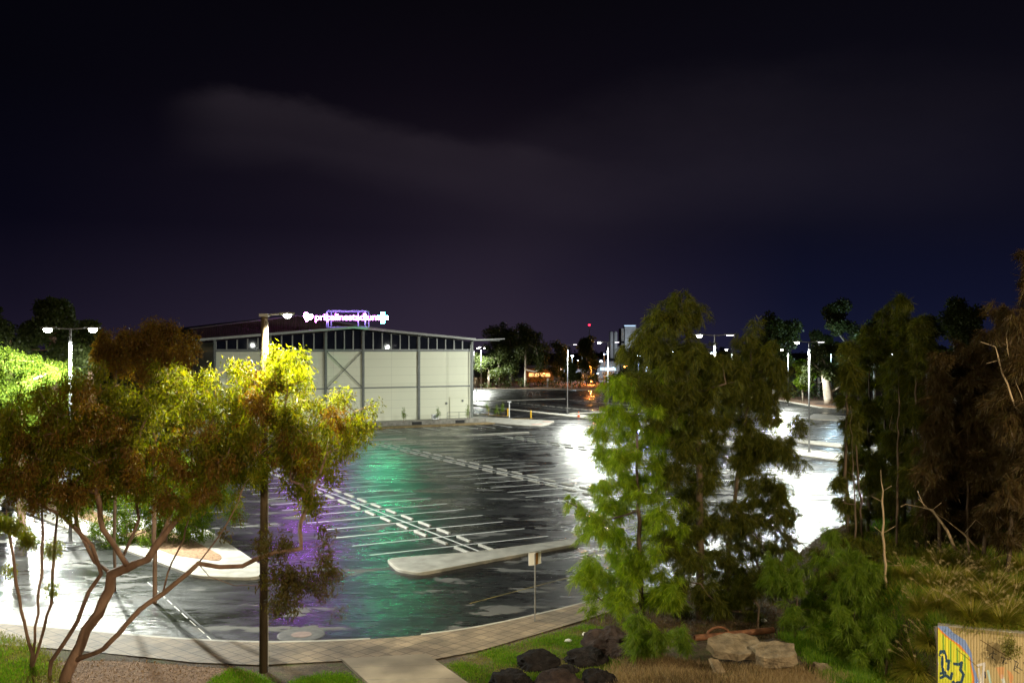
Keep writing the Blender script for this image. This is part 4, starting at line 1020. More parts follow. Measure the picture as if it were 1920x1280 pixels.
c2s = [(1180, 715, 28), (1210, 760, 40), (1150, 790, 34), (1200, 820, 48), (1140, 850, 34), (1210, 890, 50), (1160, 930, 48), (1230, 960, 45), (1130, 985, 40), (1180, 1020, 50), (1130, 1060, 36), (1240, 1050, 45), (1170, 1100, 45), (1130, 1130, 30), (1240, 1120, 40), (1210, 1160, 30), (1080, 950, 16), (1060, 940, 12), (1105, 975, 18), (1095, 1040, 14), (1270, 1010, 30), (1110, 900, 12), (1125, 770, 16), (1095, 1095, 16), (1260, 800, 26), (1085, 1000, 10), (1240, 700, 16)]
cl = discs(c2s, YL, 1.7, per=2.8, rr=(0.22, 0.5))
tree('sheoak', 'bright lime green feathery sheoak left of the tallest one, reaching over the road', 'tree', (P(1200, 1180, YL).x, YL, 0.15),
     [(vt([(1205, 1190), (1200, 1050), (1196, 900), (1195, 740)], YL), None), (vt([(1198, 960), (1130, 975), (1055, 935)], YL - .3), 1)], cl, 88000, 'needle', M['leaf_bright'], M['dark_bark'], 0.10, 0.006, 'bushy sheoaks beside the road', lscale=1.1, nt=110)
YR = 38.0
c3s = [(1400, 620, 22), (1420, 650, 34), (1380, 690, 40), (1440, 690, 36), (1400, 750, 55), (1450, 760, 40), (1380, 820, 55), (1440, 840, 50), (1490, 800, 22), (1400, 900, 60), (1460, 910, 40), (1370, 970, 45), (1420, 990, 50), (1470, 980, 30), (1400, 1060, 45), (1350, 1050, 30), (1510, 870, 14), (1490, 1020, 20), (1400, 1115, 38), (1455, 1085, 36), (1360, 1125, 30), (1440, 1040, 36)]
cl = discs(c3s, YR, 1.5, per=3.2, rr=(0.22, 0.5))
tree('sheoak', 'dark olive sheoak right of the tallest one, before the bright wet asphalt', 'tree', (P(1362, 1150, YR).x, YR, 0.2),
     [(vt([(1362, 1170), (1366, 1020), (1385, 880), (1405, 740), (1412, 630)], YR), None)], cl, 115000, 'needle', M['leaf_needle_dark'], M['dark_bark'], 0.11, 0.006, 'bushy sheoaks beside the road', lscale=1.1, nt=110)

# ---- bush-like young sheoaks low down
def shrub(px, py, Y, spec, n, label, leaf=None, z0=0.15, ls=1.0, rb=0.04, cat='shrub', name='young_sheoak', group='young sheoaks on the verge'):
    cl = discs(spec, Y, 0.6, per=2.0, rr=(0.2, 0.42)); b = P(px, py, Y)
    top = max(c_[2] for c_ in cl)
    return tree(name, label, cat, (b.x, Y, b.z), [([(b.x, Y, b.z), (b.x + .05, Y, (b.z + top) / 2)], None)], cl, int(n * 0.8), 'needle', leaf or M['leaf_needle'], M['dark_bark'], rb, 0.006, group, ls, nt=60)
shrub(1228, 1255, 31.5, [(1215, 1190, 28), (1255, 1185, 26), (1280, 1175, 18), (1195, 1165, 18), (1235, 1210, 26), (1290, 1200, 14), (1180, 1200, 14)], 16000, 'small dark green young sheoak in front of the dark boulders', ls=0.9)
shrub(1490, 1200, 34, [(1480, 1070, 40), (1520, 1060, 36), (1450, 1110, 26), (1510, 1120, 40), (1480, 1160, 30), (1540, 1150, 30)], 22000, 'soft grey-green young sheoak to the right of the rusty pipe', ls=1.0)
shrub(1600, 1230, 33, [(1590, 1050, 34), (1610, 1090, 45), (1640, 1040, 30), (1580, 1120, 34), (1625, 1150, 40), (1600, 1190, 34), (1560, 1010, 20)], 26000, 'tall light green feathery young sheoak left of the dead stem', ls=1.0)
shrub(1660, 1270, 30.5, [(1645, 1205, 26), (1620, 1230, 18), (1660, 1175, 20)], 7000, 'low green wispy sheoak seedling just left of the graffiti wall', ls=0.9)
shrub(1420, 1190, 36, [(1400, 1100, 26), (1440, 1080, 24), (1370, 1110, 22), (1330, 1120, 22)], 8000, 'dark low sheoak scrub behind the rusty pipe', M['leaf_needle_dark'], ls=0.9)

for a_s in [(1565, 1140, 37, [(1560, 1080, 30), (1540, 1040, 22), (1580, 1100, 30), (1550, 1120, 26)], 15000, 'shadowy young sheoak at the foot of the first slender trunk', 'leaf_needle_dark'),
            (1640, 1120, 36, [(1640, 1040, 30), (1670, 1070, 34), (1650, 1100, 34), (1620, 1010, 22), (1690, 1030, 26)], 18000, 'dark scrubby young sheoak behind the pale dead stem', 'leaf_needle_dark'),
            (1720, 1080, 37, [(1720, 1000, 34), (1750, 1030, 34), (1700, 1050, 30), (1740, 960, 26)], 18000, 'dark young sheoak behind the fallen branch', 'leaf_needle_dark'),
            (1790, 1050, 38, [(1790, 960, 36), (1820, 990, 34), (1770, 1010, 30), (1800, 920, 30)], 18000, 'brown-green scrub at the foot of the broad russet sheoak', 'leaf_brown'),
            (1870, 1020, 37, [(1870, 940, 38), (1900, 960, 36), (1850, 980, 30), (1890, 900, 34)], 20000, 'dark scrub above the golden grass by the right edge', 'leaf_brown'),
            (1575, 1190, 31.5, [(1570, 1150, 30), (1600, 1175, 30), (1545, 1180, 24), (1590, 1215, 30), (1630, 1200, 26)], 15000, 'soft green sheoak seedling right of the broken slabs', 'leaf_needle')]:
    shrub(*a_s[:6], M[a_s[6]])
# ---- slender sheoaks of the right bank
slim = [  # px, top px, Y, half width px, bottom px of foliage, density
    (1592, 640, 38, 22, 1020, 15000, 'slender dark sheoak, the first of the bank thicket beside the bright asphalt', 0),
    (1628, 610, 40, 26, 980, 17000, 'slender sheoak second from the open side of the bank thicket', 0),
    (1660, 585, 42, 26, 960, 19000, 'slim pointed sheoak just left of the lamp in the thicket', 1),
    (1694, 552, 39, 30, 950, 24000, 'tallest pointed sheoak of the thicket above the shining lamp', 1),
    (1722, 590, 37, 30, 930, 22000, 'pointed sheoak right beside the tallest one of the thicket', 1),
    (1760, 660, 36, 36, 920, 20000, 'brownish sheoak in the middle of the thicket, behind fallen branches', 2),
    (1800, 640, 38, 42, 920, 24000, 'broad russet sheoak right of the middle of the thicket', 2),
    (1845, 620, 36, 44, 940, 26000, 'broad dark russet sheoak above the golden grass', 2),
    (1890, 570, 34, 46, 950, 28000, 'tall reddish sheoak second from the right edge of the photo', 2),
    (1935, 470, 31, 44, 960, 32000, 'tallest reddish sheoak cut off by the right edge of the photo', 2)]
for px, ty, Y, hw, by_, n, lab, lf_ in slim:
    bx_ = (px - CX) / F * Y; zb = hgt(bx_, Y)
    by_ += 70; spec = [(px + random.uniform(-3, 3), ty + 6 + q_ * 9, 7 + q_ * 1.6) for q_ in range(7)]; m = 13
    for i in range(m):
        t = i / (m - 1); y = ty + 12 + (by_ - ty) * t * 0.92
        wd = hw * (0.35 + 0.65 * math.sin(min(1.0, t * 1.35 + 0.08) * PI * 0.62)); wd *= (1.0 if t < 0.6 else 1.25 - 0.55 * (t - .6) / .4)
        for _ in range(2): spec.append((px + random.uniform(-.6, .6) * hw, y + random.uniform(-14, 14), wd * random.uniform(0.55, 0.9)))
    cl = discs(spec, Y, 1.0, per=2.6, rr=(0.22, 0.48))
    ytop_px = ty + 10
    tree('sheoak', lab, 'tree', (bx_, Y, zb), [([(bx_, Y, zb), (bx_ + random.uniform(-.2, .2), Y, zb + 3.5), P(px + random.uniform(-4, 4), ytop_px + 30, Y)], None)], cl, int(n * 1.9), 'needle',
         (M['leaf_needle_dark'], M['leaf_needle_dark'], M['leaf_brown'])[lf_], M['dark_bark'], 0.075, 0.005, 'slender sheoaks of the bank thicket', lscale=1.2, nt=80)
# bare stems between
for i, (px, Y, ty, r) in enumerate([(1607, 36, 760, .035), (1618, 37.5, 800, .04), (1682, 36.5, 700, .045), (1706, 38, 780, .045), (1738, 37, 700, .05), (1752, 39, 790, .04), (1781, 37.5, 720, .05), (1815, 36, 760, .045), (1672, 39.5, 790, .035), (1722, 40, 800, .035)]):
    bx_ = (px - CX) / F * Y; zb = hgt(bx_, Y); tz = P(px, ty, Y).z; t = empty('bare_stem', (bx_, Y, zb))
    tag(t, 'thin leafless %s stem in the bank thicket, %s from the open side' % (('straight', 'forked')[i % 2], ORD[i]), 'tree', 'bare stems of the bank thicket')
    dx = random.uniform(-.35, .35)
    limbs = [([(0, 0, 0), (dx * .3, 0, (tz - zb) * .4), (dx, 0, tz - zb)], None)]
    tg = [(dx * .6 + random.uniform(-.6, .6), random.uniform(-.5, .5), (tz - zb) * random.uniform(.35, .98)) for _ in range(9)]
    grow_trunk(limbs, tg, r, 0.007, M['dark_bark'], t, name='trunk')
# dead pale stem and fallen branches
Yd = 33.5
t = empty('dead_tree', P(1660, 1130, Yd)); tag(t, 'pale dead stem with snapped twigs standing left of the golden grass', 'tree')
b = t.location.copy()
limbs = [([P(1662, 1140, Yd), P(1658, 1040, Yd), P(1656, 960, Yd), P(1652, 880, Yd)], None)]
tg = [P(x, y, Yd + random.uniform(-.4, .4)) for x, y in [(1690, 1060), (1640, 985), (1700, 1100), (1630, 1075), (1680, 985), (1672, 910), (1634, 930), (1710, 1120), (1640, 1105)]]
o = grow_trunk(limbs, tg, 0.055, 0.008, M['dead_wood'], t); o.location = -b
t = empty('fallen_branch', P(1790, 1030, 34)); tag(t, 'forked dry fallen branch leaning on the bank above the golden grass', 'branch'); b = t.location.copy()
limbs = [([P(1792, 1030, 34), P(1775, 995, 33.8), P(1750, 962, 33.6), P(1722, 935, 33.4)], None), ([P(1775, 995, 33.8), P(1748, 955, 34.2), P(1700, 945, 34.5)], 1), ([P(1835, 1030, 34.3), P(1808, 1000, 34.2), P(1770, 972, 34), P(1735, 950, 34)], None)]
o = grow_trunk(limbs, [P(x, y, 34) for x, y in [(1850, 990), (1830, 975), (1765, 940), (1690, 950), (1720, 920)]], 0.05, 0.01, M['dead_wood'], t, name='branch'); o.location = -b
t = empty('fallen_branch', P(1900, 760, 31)); tag(t, 'thin bare curving branches hanging by the right edge of the photo', 'branch'); b = t.location.copy()
limbs = [([P(1935, 800, 31), P(1905, 760, 31), P(1880, 700, 31), P(1868, 650, 31)], None), ([P(1935, 800, 31), P(1900, 700, 30.8), P(1885, 640, 30.6)], 1)]
o = grow_trunk(limbs, [P(x, y, 31) for x, y in [(1850, 680), (1840, 640), (1895, 600)]], 0.035, 0.008, M['dead_wood'], t, name='branch'); o.location = -b

# ---- far trees
FG = 'trees on the far side of the car park'
def far(px, Y, spec, n, label, bark='pale_bark', rb=0.32, leaf='leaf_far', ls=1.0, rr=(1.3, 2.4), dY=3.5, z0=-.1, lean=0): 
    return simple_tree('eucalyptus', label, px, 0, Y, spec, int(n * 1.7), M[leaf], M[bark], rb, 'far', ls, dY, 0.8, rr, FG, lean, z0=z0, step=1.2, rt=0.04)
far(916, 268, [(915, 690, 20), (905, 680, 14), (925, 700, 14), (935, 690, 14)], 2600, 'small pale trunked tree with lit green leaves nearest the hall corner')
far(935, 272, [(930, 640, 22), (935, 660, 26), (915, 655, 14), (945, 690, 16), (925, 625, 14)], 4200, 'dark round topped tree second from the hall corner')
far(957, 274, [(952, 628, 16), (965, 645, 24), (950, 665, 22), (975, 670, 18), (960, 690, 14), (945, 618, 10)], 4200, 'tall dark tree with a straight pale trunk, third from the hall corner')
far(985, 270, [(990, 630, 22), (1005, 655, 22), (985, 660, 24), (1012, 680, 14), (980, 620, 14), (1000, 640, 20), (1010, 690, 12)], 4600, 'broad dark tree with pale trunk left of the orange lit yard')
far(1047, 285, [(1045, 655, 14), (1052, 675, 16), (1040, 690, 14), (1058, 700, 12)], 2400, 'narrow dark tree left of the lone grey lamp post', rb=0.2)
far(1100, 280, [(1100, 640, 16), (1108, 655, 18), (1092, 660, 14), (1104, 680, 14)], 3200, 'dark tree above the orange street lamp', rb=0.22)
far(1072, 262, [(1074, 695, 12), (1080, 705, 10), (1068, 706, 10)], 1500, 'small dark tree right beside the lone grey lamp post', rb=0.15)
far(1180, 260, [(1175, 680, 20), (1190, 700, 18), (1160, 700, 14), (1185, 660, 12)], 2600, 'dark tree in front of the distant floodlit plant', rb=0.25)
far(1450, 205, [(1440, 612, 20), (1470, 615, 22), (1455, 640, 26), (1490, 630, 16), (1430, 650, 20), (1480, 670, 20), (1440, 690, 22)], 6000, 'wide dark tree between the bushy sheoak and the bare lamp post', rb=0.35)
far(1551, 186, [(1545, 690, 22), (1520, 700, 16), (1565, 700, 14), (1535, 660, 18), (1560, 650, 16)], 3400, 'forked tree with a bright pale trunk lit by the bare lamp post', rb=0.42, dY=2.5)
far(1585, 210, [(1575, 585, 20), (1583, 600, 20), (1568, 610, 14), (1600, 615, 16), (1608, 630, 14), (1590, 650, 18), (1580, 690, 22)], 6000, 'tall tree with a rounded dark crown against the blue sky', rb=0.35)
far(1535, 215, [(1545, 630, 14), (1530, 640, 14), (1550, 650, 16)], 2400, 'short dark tree just right of the bare lamp post head', rb=0.25)
far(1640, 200, [(1640, 612, 16), (1655, 630, 20), (1630, 640, 20), (1665, 650, 18), (1640, 690, 24)], 4600, 'dark distant tree left of the lamp in the thicket', rb=0.3)
far(1790, 170, [(1800, 575, 22), (1790, 595, 24), (1820, 600, 22), (1780, 620, 24), (1810, 640, 30), (1790, 680, 30)], 6500, 'black rounded treetop against the sky above the thicket', rb=0.4)
far(1740, 190, [(1740, 615, 18), (1755, 630, 18), (1730, 640, 22), (1750, 670, 26)], 4200, 'low black treetop between the pointed sheoaks and the rounded treetop', rb=0.3)
far(1375, 240, [(1370, 680, 22), (1395, 690, 20), (1350, 700, 22), (1320, 700, 20)], 4000, 'distant dark tree behind the bushy sheoak', rb=0.3)
far(1505, 195, [(1505, 690, 16), (1515, 710, 14), (1498, 715, 12)], 2400, 'low green lit tree between the two right lamp posts', rb=0.15, leaf='leaf_needle')
# pale forked trunk made clear
Yp = 186
t = empty('gum_tree', (P(1554, 654, Yp).x, Yp, -0.1)); tag(t, 'bare limbed pale gum with a crooked side branch, brightest trunk at the right', 'tree'); b = t.location.copy()
limbs = [([P(1554, 757, Yp), P(1552, 735, Yp), P(1548, 710, Yp), P(1535, 690, Yp), P(1520, 678, Yp)], None), ([P(1549, 712, Yp), P(1550, 695, Yp), P(1546, 680, Yp)], 1), ([P(1554, 738, Yp), P(1565, 731, Yp), P(1575, 724, Yp)], 1)]
o = grow_trunk(limbs, [P(1558, 706, Yp), P(1513, 672, Yp), P(1541, 670, Yp)], 0.85, 0.18, M['pale_bark'], t, step=1.0, expo=0.35); o.location = -b

# far shrubs band / fence / bins
sb = empty('timber_fence', (*G(893, 726), 0)); tag(sb, 'short pale timber fence beyond the corner of the hall', 'fence')
mb = MB(); mb.box((0.8, 8, 1.25), (4.6, 0.12, 2.3)); mb.build('panel', M['slab'], sb)
for x in (-1.4, 0.8, 3.0):
    mb = MB(); mb.box((x, 7.85, 1.3), (0.14, 0.14, 2.6)); mb.build('fence_post', M['wood'], sb)

# understorey band: many scrubby plants read as one mass
cl = []
for _ in range(260):
    px = random.uniform(890, 1700); Y = random.uniform(262, 300) if px < 1440 else random.uniform(205, 225)
    p = P(px, 654, Y); cl.append((p.x, Y, random.uniform(0.0, 2.6 if px < 1440 else 5), random.uniform(0.8, 2.0)))
for _ in range(160):
    p = P(random.uniform(-60, 400), 654, random.uniform(150, 190)); cl.append((p.x - 15, p.y, random.uniform(0, 8), random.uniform(1.2, 2.6)))
C_, D_, L_, W_ = blob_leaves(cl, 26000, 'far', 1.0)
tag(blades(C_, D_, L_, W_, 'undergrowth', M['leaf_far']), 'dark scrubby undergrowth under the far trees', 'undergrowth', kind='stuff')
cl = []
for _ in range(200):
    px = random.uniform(-200, 2200); Y = random.uniform(620, 680); p = P(px, 654, Y); cl.append((p.x, Y, random.uniform(0, 8), random.uniform(4, 7)))
C_, D_, L_, W_ = blob_leaves(cl, 30000, 'far', 3.0)
tag(blades(C_, D_, L_, W_, 'far_woodland', M['leaf_far']), 'far off dark line of trees along the horizon', 'woodland', kind='stuff')

# ------------------------------------------------------------------ distant town
OR = (1.0, 0.30, 0.05)
def town_lamp(px, py, Y, col, strength, size, energy, label, nm='street_lamp', group='distant town lamps', pole=True):
    p = P(px, py, Y); t = empty(nm, (p.x, Y, -0.3)); tag(t, label, 'street lamp', group)
    mb = MB(); mb.tube([(0, 0, 0), (0, 0, p.z + 0.3)], 0.09, 6); mb.build('pole', M['frame_steel'], t)
    mb = MB(); mb.lathe([(0.0, -size * .6), (size * .7, -size * .4), (size, 0), (size * .7, size * .4), (0.0, size * .6)], 10)
    o = mb.build('lamp_globe', lens_mat('lamp_globe_' + nm, col, strength), t, smooth=True); o.location = (0, 0, p.z + 0.3)
    if energy: real_light('POINT', 'lamp_light', (0, -0.6 - size, p.z + 0.3), energy, col, t, 0.3)
BLUEW = (0.62, 0.78, 1.0)
town_lamp(1108.5, 686.5, 300, OR, 60, 0.6, 10000, 'orange glowing street lamp below the dark round tree')
town_lamp(1173, 687, 300, OR, 60, 0.6, 10000, 'orange glowing street lamp left of the bushy sheoak')
town_lamp(1110, 715, 292, OR, 40, 0.4, 5000, 'low orange yard lamp near the ground between the trees')
town_lamp(1197, 667, 340, BLUEW, 60, 0.7, 26000, 'big blue-white floodlight seen left of the sheoak top')
town_lamp(1073, 667, 330, BLUEW, 40, 0.45, 6000, 'blue-white floodlight just right of the lone grey lamp post')
town_lamp(1160, 667, 335, BLUEW, 40, 0.4, 0, 'small blue-white lamp right of the dazzling lamp post')
town_lamp(1127, 677, 345, BLUEW, 30, 0.45, 0, 'pale blue lamp under the dazzling lamp post')
town_lamp(1183, 656, 300, (1, 0.9, 0.7), 30, 0.34, 0, 'yellow-white lamp above the blue floodlight')
town_lamp(1091, 661, 340, (1, 0.6, 0.3), 20, 0.3, 0, 'small warm lamp in the dark round tree')
town_lamp(1558, 662, 200, (0.6, 0.85, 1.0), 60, 0.26, 4000, 'blue-white lamp right of the bare lamp post')
town_lamp(1558, 635, 230, (0.6, 0.6, 1.0), 20, 0.3, 0, 'small violet lamp high between the right trees')
town_lamp(1262, 660, 330, BLUEW, 25, 0.34, 0, 'small blue lamp glimpsed left inside the sheoak top')
town_lamp(1301, 665, 330, BLUEW, 25, 0.4, 0, 'small blue lamp glimpsed low in the middle of the sheoak')
town_lamp(1334, 662, 330, BLUEW, 25, 0.34, 0, 'small blue lamp glimpsed beside the double headed post')
for px_, py_, c_, lab_ in [(1020, 700, OR, 'tiny orange light between the pale trunks, nearest the broad dark tree'), (1052, 693, (1, .85, .7), 'tiny warm light just left of the lone grey lamp post'), (1084, 676, BLUEW, 'tiny blue light high between the lone post and the orange lamp'), (1121, 700, BLUEW, 'tiny white light right of the low orange yard lamp'),
                       (1133, 664, BLUEW, 'tiny blue light just below the dazzling lamp head'), (1150, 690, (.6, 1, .9), 'tiny teal light beside the dazzling lamp post'), (1214, 688, BLUEW, 'tiny blue light under the big floodlight'), (1147, 707, OR, 'tiny orange light low by the dazzling lamp post')]:
    town_lamp(px_, py_, 310, c_, 22, 0.26, 0, lab_)
# radio mast with red beacon
p = P(1105, 610, 420); t = empty('radio_mast', (p.x, 420, -0.3)); tag(t, 'thin lattice mast carrying a red beacon above the distant trees', 'mast')
mb = MB(); hh = p.z
for a in (0, 2.1, 4.2): mb.tube([(1.0 * math.cos(a), 1.0 * math.sin(a), 0), (0.15 * math.cos(a), 0.15 * math.sin(a), hh)], 0.06, 4)
for k in range(14):
    z = hh * k / 14; r_ = 1.0 - 0.85 * k / 14
    for a, b2 in ((0, 2.1), (2.1, 4.2), (4.2, 0)): mb.tube([(r_ * math.cos(a), r_ * math.sin(a), z), (r_ * math.cos(b2), r_ * math.sin(b2), z + hh / 14)], 0.04, 3)
mb.build('lattice', M['frame_steel'], t)
mb = MB(); mb.lathe([(0, -.4), (.4, -.25), (.48, 0), (.4, .25), (0, .4)], 10); o = mb.build('beacon', lens_mat('red_beacon', (1.0, 0.02, 0.06), 6), t); o.location = (0, 0, hh + 0.5)
# floodlit plant with silos
pb = empty('factory', (P(1195, 654, 480).x, 480, -0.3)); tag(pb, 'floodlit pale factory block with silos rising behind the trees', 'factory')
k48 = 480 / F
def pbox(x0, x1, y0, dep=12, yoff=0, nm='block', mat='concrete'):
    mb = MB(); w_ = (x1 - x0) * k48; zt = 10.3 + (654 - y0) * k48
    mb.box((((x0 + x1) / 2 - 1195) * k48, yoff + dep / 2, zt / 2), (w_, dep, zt)); return mb.build(nm, M[mat], pb)
pbox(1165, 1215, 614, 12, 0, 'block'); pbox(1171, 1192, 608, 8, -1.5, 'roof_plant', 'trim'); pbox(1140, 1165, 648, 10, 2, 'annexe')
pbox(1215, 1235, 640, 10, 1, 'annexe')
for x in (1145, 1153, 1200, 1208):
    mb = MB(); top = 620 if x < 1160 else 612; zt = 10.3 + (654 - top) * k48; mb.lathe([(0, 0), (0.95, 0), (0.95, zt - .6), (0.6, zt), (0, zt)], 16, ((x - 1195) * k48, -2.5, 0)); mb.build('silo', M['trim'], pb, smooth=True)
for row in range(5):
    for x in range(1168, 1214, 9):
        if random.random() < 0.55:
            mb = MB(); mb.box(((x - 1195) * k48, -0.03, 10.3 + (654 - (622 + row * 9)) * k48), (1.5, 0.08, 1.0)); mb.build('window', M['glass'], pb)
mb = MB(); mb.box(((1180 - 1195) * k48, -1.8, 10.3 + (654 - 609.5) * k48), (5.4, 0.3, 0.35)); mb.build('light_strip', lens_mat('strip_light', (0.5, 0.7, 1.0), 1.6), pb)
real_light('POINT', 'flood_light', ((1185 - 1195) * k48, -24, 12), 9000, (0.75, 0.86, 1.0), pb, 0.5)
# warehouses in the orange yard
def shed(px0, px1, ytop, Y, label, mat, win=0, wc=(1, .5, .2)):
    x0, x1 = P(px0, 654, Y).x, P(px1, 654, Y).x; zt = P(0, ytop, Y).z; t = empty('shed', ((x0 + x1) / 2, Y, -0.3)); tag(t, label, 'building')
    mb = MB(); mb.box((0, 5, zt / 2), (x1 - x0, 10, zt)); mb.build('wall', M[mat], t)
    mb = MB(); w_ = (x1 - x0) / 2 + 0.5
    V = [(-w_, -0.6, zt), (w_, -0.6, zt), (w_, 5, zt + 1.0), (-w_, 5, zt + 1.0), (-w_, 10.6, zt), (w_, 10.6, zt)]; V += [(v[0], v[1], v[2] + 0.15) for v in V]
    mb.add(V, [(0, 3, 2, 1), (3, 4, 5, 2), (6, 7, 8, 9), (9, 8, 11, 10), (0, 1, 7, 6), (4, 10, 11, 5), (1, 2, 8, 7), (2, 5, 11, 8), (0, 6, 9, 3), (3, 9, 10, 4)]); mb.build('roof', M['roof'], t)
    for i in range(win):
        x = -w_ + 1.5 + (2 * w_ - 3) * (i + .5) / win
        mb = MB(); mb.box((x, -0.04, zt * .55), (min(1.6, 2 * w_ / win * .6), 0.08, 1.1)); mb.build('window', lens_mat('lit_window', wc, 2.2), t)
    return t
shed(985, 1038, 690, 318, 'low shed washed in orange light behind the pale trunks', 'slab', 4, (1, .45, .15))
shed(1055, 1100, 697, 330, 'low shed in orange light between the two orange street lamps', 'concrete', 5, (1, .5, .2))
shed(1120, 1160, 676, 360, 'pale shed with blue-white windows left of the blue floodlight', 'concrete', 6, (.6, .8, 1))
shed(1205, 1260, 680, 370, 'pale shed behind the left side of the bushy sheoak', 'concrete', 5, (.6, .8, 1))

# ------------------------------------------------------------------ graffiti wall
def wall_mesh():
    Lw = (WB - WA).length; nx, nz = 560, 150; ztop = 2.18; zb0 = 0.1
    xs = np.linspace(0, Lw, nx); zs = np.linspace(zb0, ztop, nz)
    XX, ZZ = np.meshgrid(xs, zs)
    flute = 0.014 * (np.abs(((XX / 0.075) % 1.0) - 0.5) > 0.22) 
    d = (WB - WA).normalized(); nrm = Vector((d.y, -d.x, 0))     # toward the viewer
    Pn = np.stack([WA.x + d.x * XX + nrm.x * flute, WA.y + d.y * XX + nrm.y * flute, ZZ], -1).reshape(-1, 3)
    # paint
    col = np.zeros((nz, nx, 3)); nzv = rng.random((nz, nx)) * 0.04
    strk = np.repeat(rng.random((1, nx)), nz, 0) * 0.05
    base = np.array([0.46, 0.37, 0.20]); col[:] = base; col += (nzv + strk - 0.05)[..., None]
    col[ZZ > ztop - 0.10] *= 0.6
    px = CX + F * (WA.x + d.x * XX) / (WA.y + d.y * XX); py = HY + F * (H - ZZ) / (WA.y + d.y * XX)
    def zm(x, y): return 1700 + x * 220 / 1920, 1140 + y * 140 / 1222
    def inpoly(poly):
        pts = [zm(*p) for p in poly]; ins = np.zeros(px.shape, bool); j = len(pts) - 1
        for i in range(len(pts)):
            xi, yi = pts[i]; xj, yj = pts[j]
            c_ = ((yi > py) != (yj > py)) & (px < (xj - xi) * (py - yi) / (yj - yi + 1e-9) + xi); ins ^= c_; j = i
        return ins
    def paint(poly, c_, a=1.0):
        m_ = inpoly(poly); col[m_] = col[m_] * (1 - a) + np.array(c_) * a
    def stroke(pts, wd, c_):
        for a, b in zip(pts, pts[1:]):
            (ax, ay), (bx2, by2) = zm(*a), zm(*b); vx, vy = bx2 - ax, by2 - ay; L2 = vx * vx + vy * vy
            t = np.clip(((px - ax) * vx + (py - ay) * vy) / L2, 0, 1); dd = np.hypot(px - ax - t * vx, py - ay - t * vy); col[dd < wd * 220 / 1920 / 2] = c_
    paint([(500, 250), (640, 260), (760, 390), (960, 520), (1060, 720), (1090, 930), (1180, 1180), (1100, 2000), (400, 2000), (480, 900), (490, 500)], (0.20, 0.30, 0.62))
    paint([(510, 300), (590, 380), (700, 480), (880, 600), (960, 700), (1040, 800), (1060, 930), (1110, 1150), (1020, 2000), (450, 2000), (500, 800)], (0.75, 0.28, 0.05))
    paint([(515, 330), (600, 440), (780, 560), (900, 680), (1020, 770), (1040, 950), (1070, 1150), (980, 2000), (460, 2000), (505, 800)], (0.62, 0.66, 0.05))
    for k in range(9):
        x0 = 530 + k * 58; y0 = 360 + k * 55
        paint([(x0, y0), (x0 + 22, y0 + 10), (x0 + 30, y0 + 420 - k * 20), (x0 + 4, y0 + 400 - k * 20)], (0.20, 0.42, 0.05) if k % 2 else (0.85, 0.75, 0.05))
    navy = (0.02, 0.07, 0.14)
    for pl in ([(545, 760), (560, 700), (610, 700), (640, 780), (640, 860), (690, 850), (680, 980), (640, 1040), (560, 1060)], [(590, 780), (580, 900), (600, 1060)], [(780, 900), (870, 910), (900, 880), (880, 1000), (930, 1080), (900, 1180), (860, 1300)],
               [(560, 1130), (640, 1090), (720, 1150), (740, 1060)], [(760, 1200), (860, 1210), (900, 1400)], [(520, 1300), (700, 1330), (760, 1500)], [(860, 1400), (760, 1600), (950, 1700)]):
        stroke(pl, 46, navy)
    stroke([(560, 760), (610, 760), (625, 880), (610, 950), (660, 1030)], 26, (0.85, 0.78, 0.1))
    stroke([(820, 960), (840, 1080), (800, 1180)], 40, (0.80, 0.75, 0.08))
    paint([(390, 330), (490, 330), (500, 700), (520, 900), (430, 880), (385, 560)], (0.45, 0.66, 0.62))
    paint([(430, 820), (520, 900), (500, 1150), (440, 1060)], (0.35, 0.36, 0.62))
    stroke([(1160, 930), (1270, 900), (1240, 1150), (1260, 1400)], 42, (0.62, 0.60, 0.62)); stroke([(1180, 980), (1210, 1250)], 30, (0.66, 0.66, 0.70)); stroke([(1280, 1040), (1290, 1130)], 26, (0.06, 0.06, 0.10))
    stroke([(1330, 1020), (1380, 1250), (1450, 1450)], 36, (0.45, 0.62, 0.62)); stroke([(1560, 1100), (1600, 1250), (1640, 1500)], 50, (0.60, 0.66, 0.70))
    paint([(1460, 960), (1600, 950), (1580, 1150), (1530, 1140)], (0.62, 0.30, 0.14), .75); paint([(1640, 1000), (1710, 1040), (1750, 1120), (1700, 1280)], (0.66, 0.28, 0.12), .75)
    blk = (0.03, 0.03, 0.04)
    for pl in ([(1300, 670), (1330, 690)], [(1350, 760), (1400, 720), (1470, 750)], [(1380, 780), (1450, 840)], [(1420, 690), (1400, 820)], [(1540, 790), (1620, 820), (1580, 880), (1650, 900)], [(1640, 820), (1700, 830)], [(1600, 810), (1560, 900)],
               [(1760, 850), (1830, 890), (1800, 960), (1750, 1000), (1840, 1060)], [(1770, 930), (1890, 1010)], [(1790, 860), (1750, 1010)], [(1910, 880), (1960, 960), (1920, 1060)], [(2010, 900), (2050, 1050), (2120, 980)]):
        stroke(pl, 12, blk)
    stroke([(1200, 510), (1350, 600), (1500, 700), (1700, 810)], 13, (0.10, 0.06, 0.02)); stroke([(810, 660), (980, 800), (1170, 960)], 9, (0.08, 0.05, 0.02))
    ii, jj = np.meshgrid(np.arange(nx - 1), np.arange(nz - 1)); q = np.stack([jj * nx + ii, jj * nx + ii + 1, (jj + 1) * nx + ii + 1, (jj + 1) * nx + ii], -1).reshape(-1)
    return Pn, q, col.reshape(-1, 3)
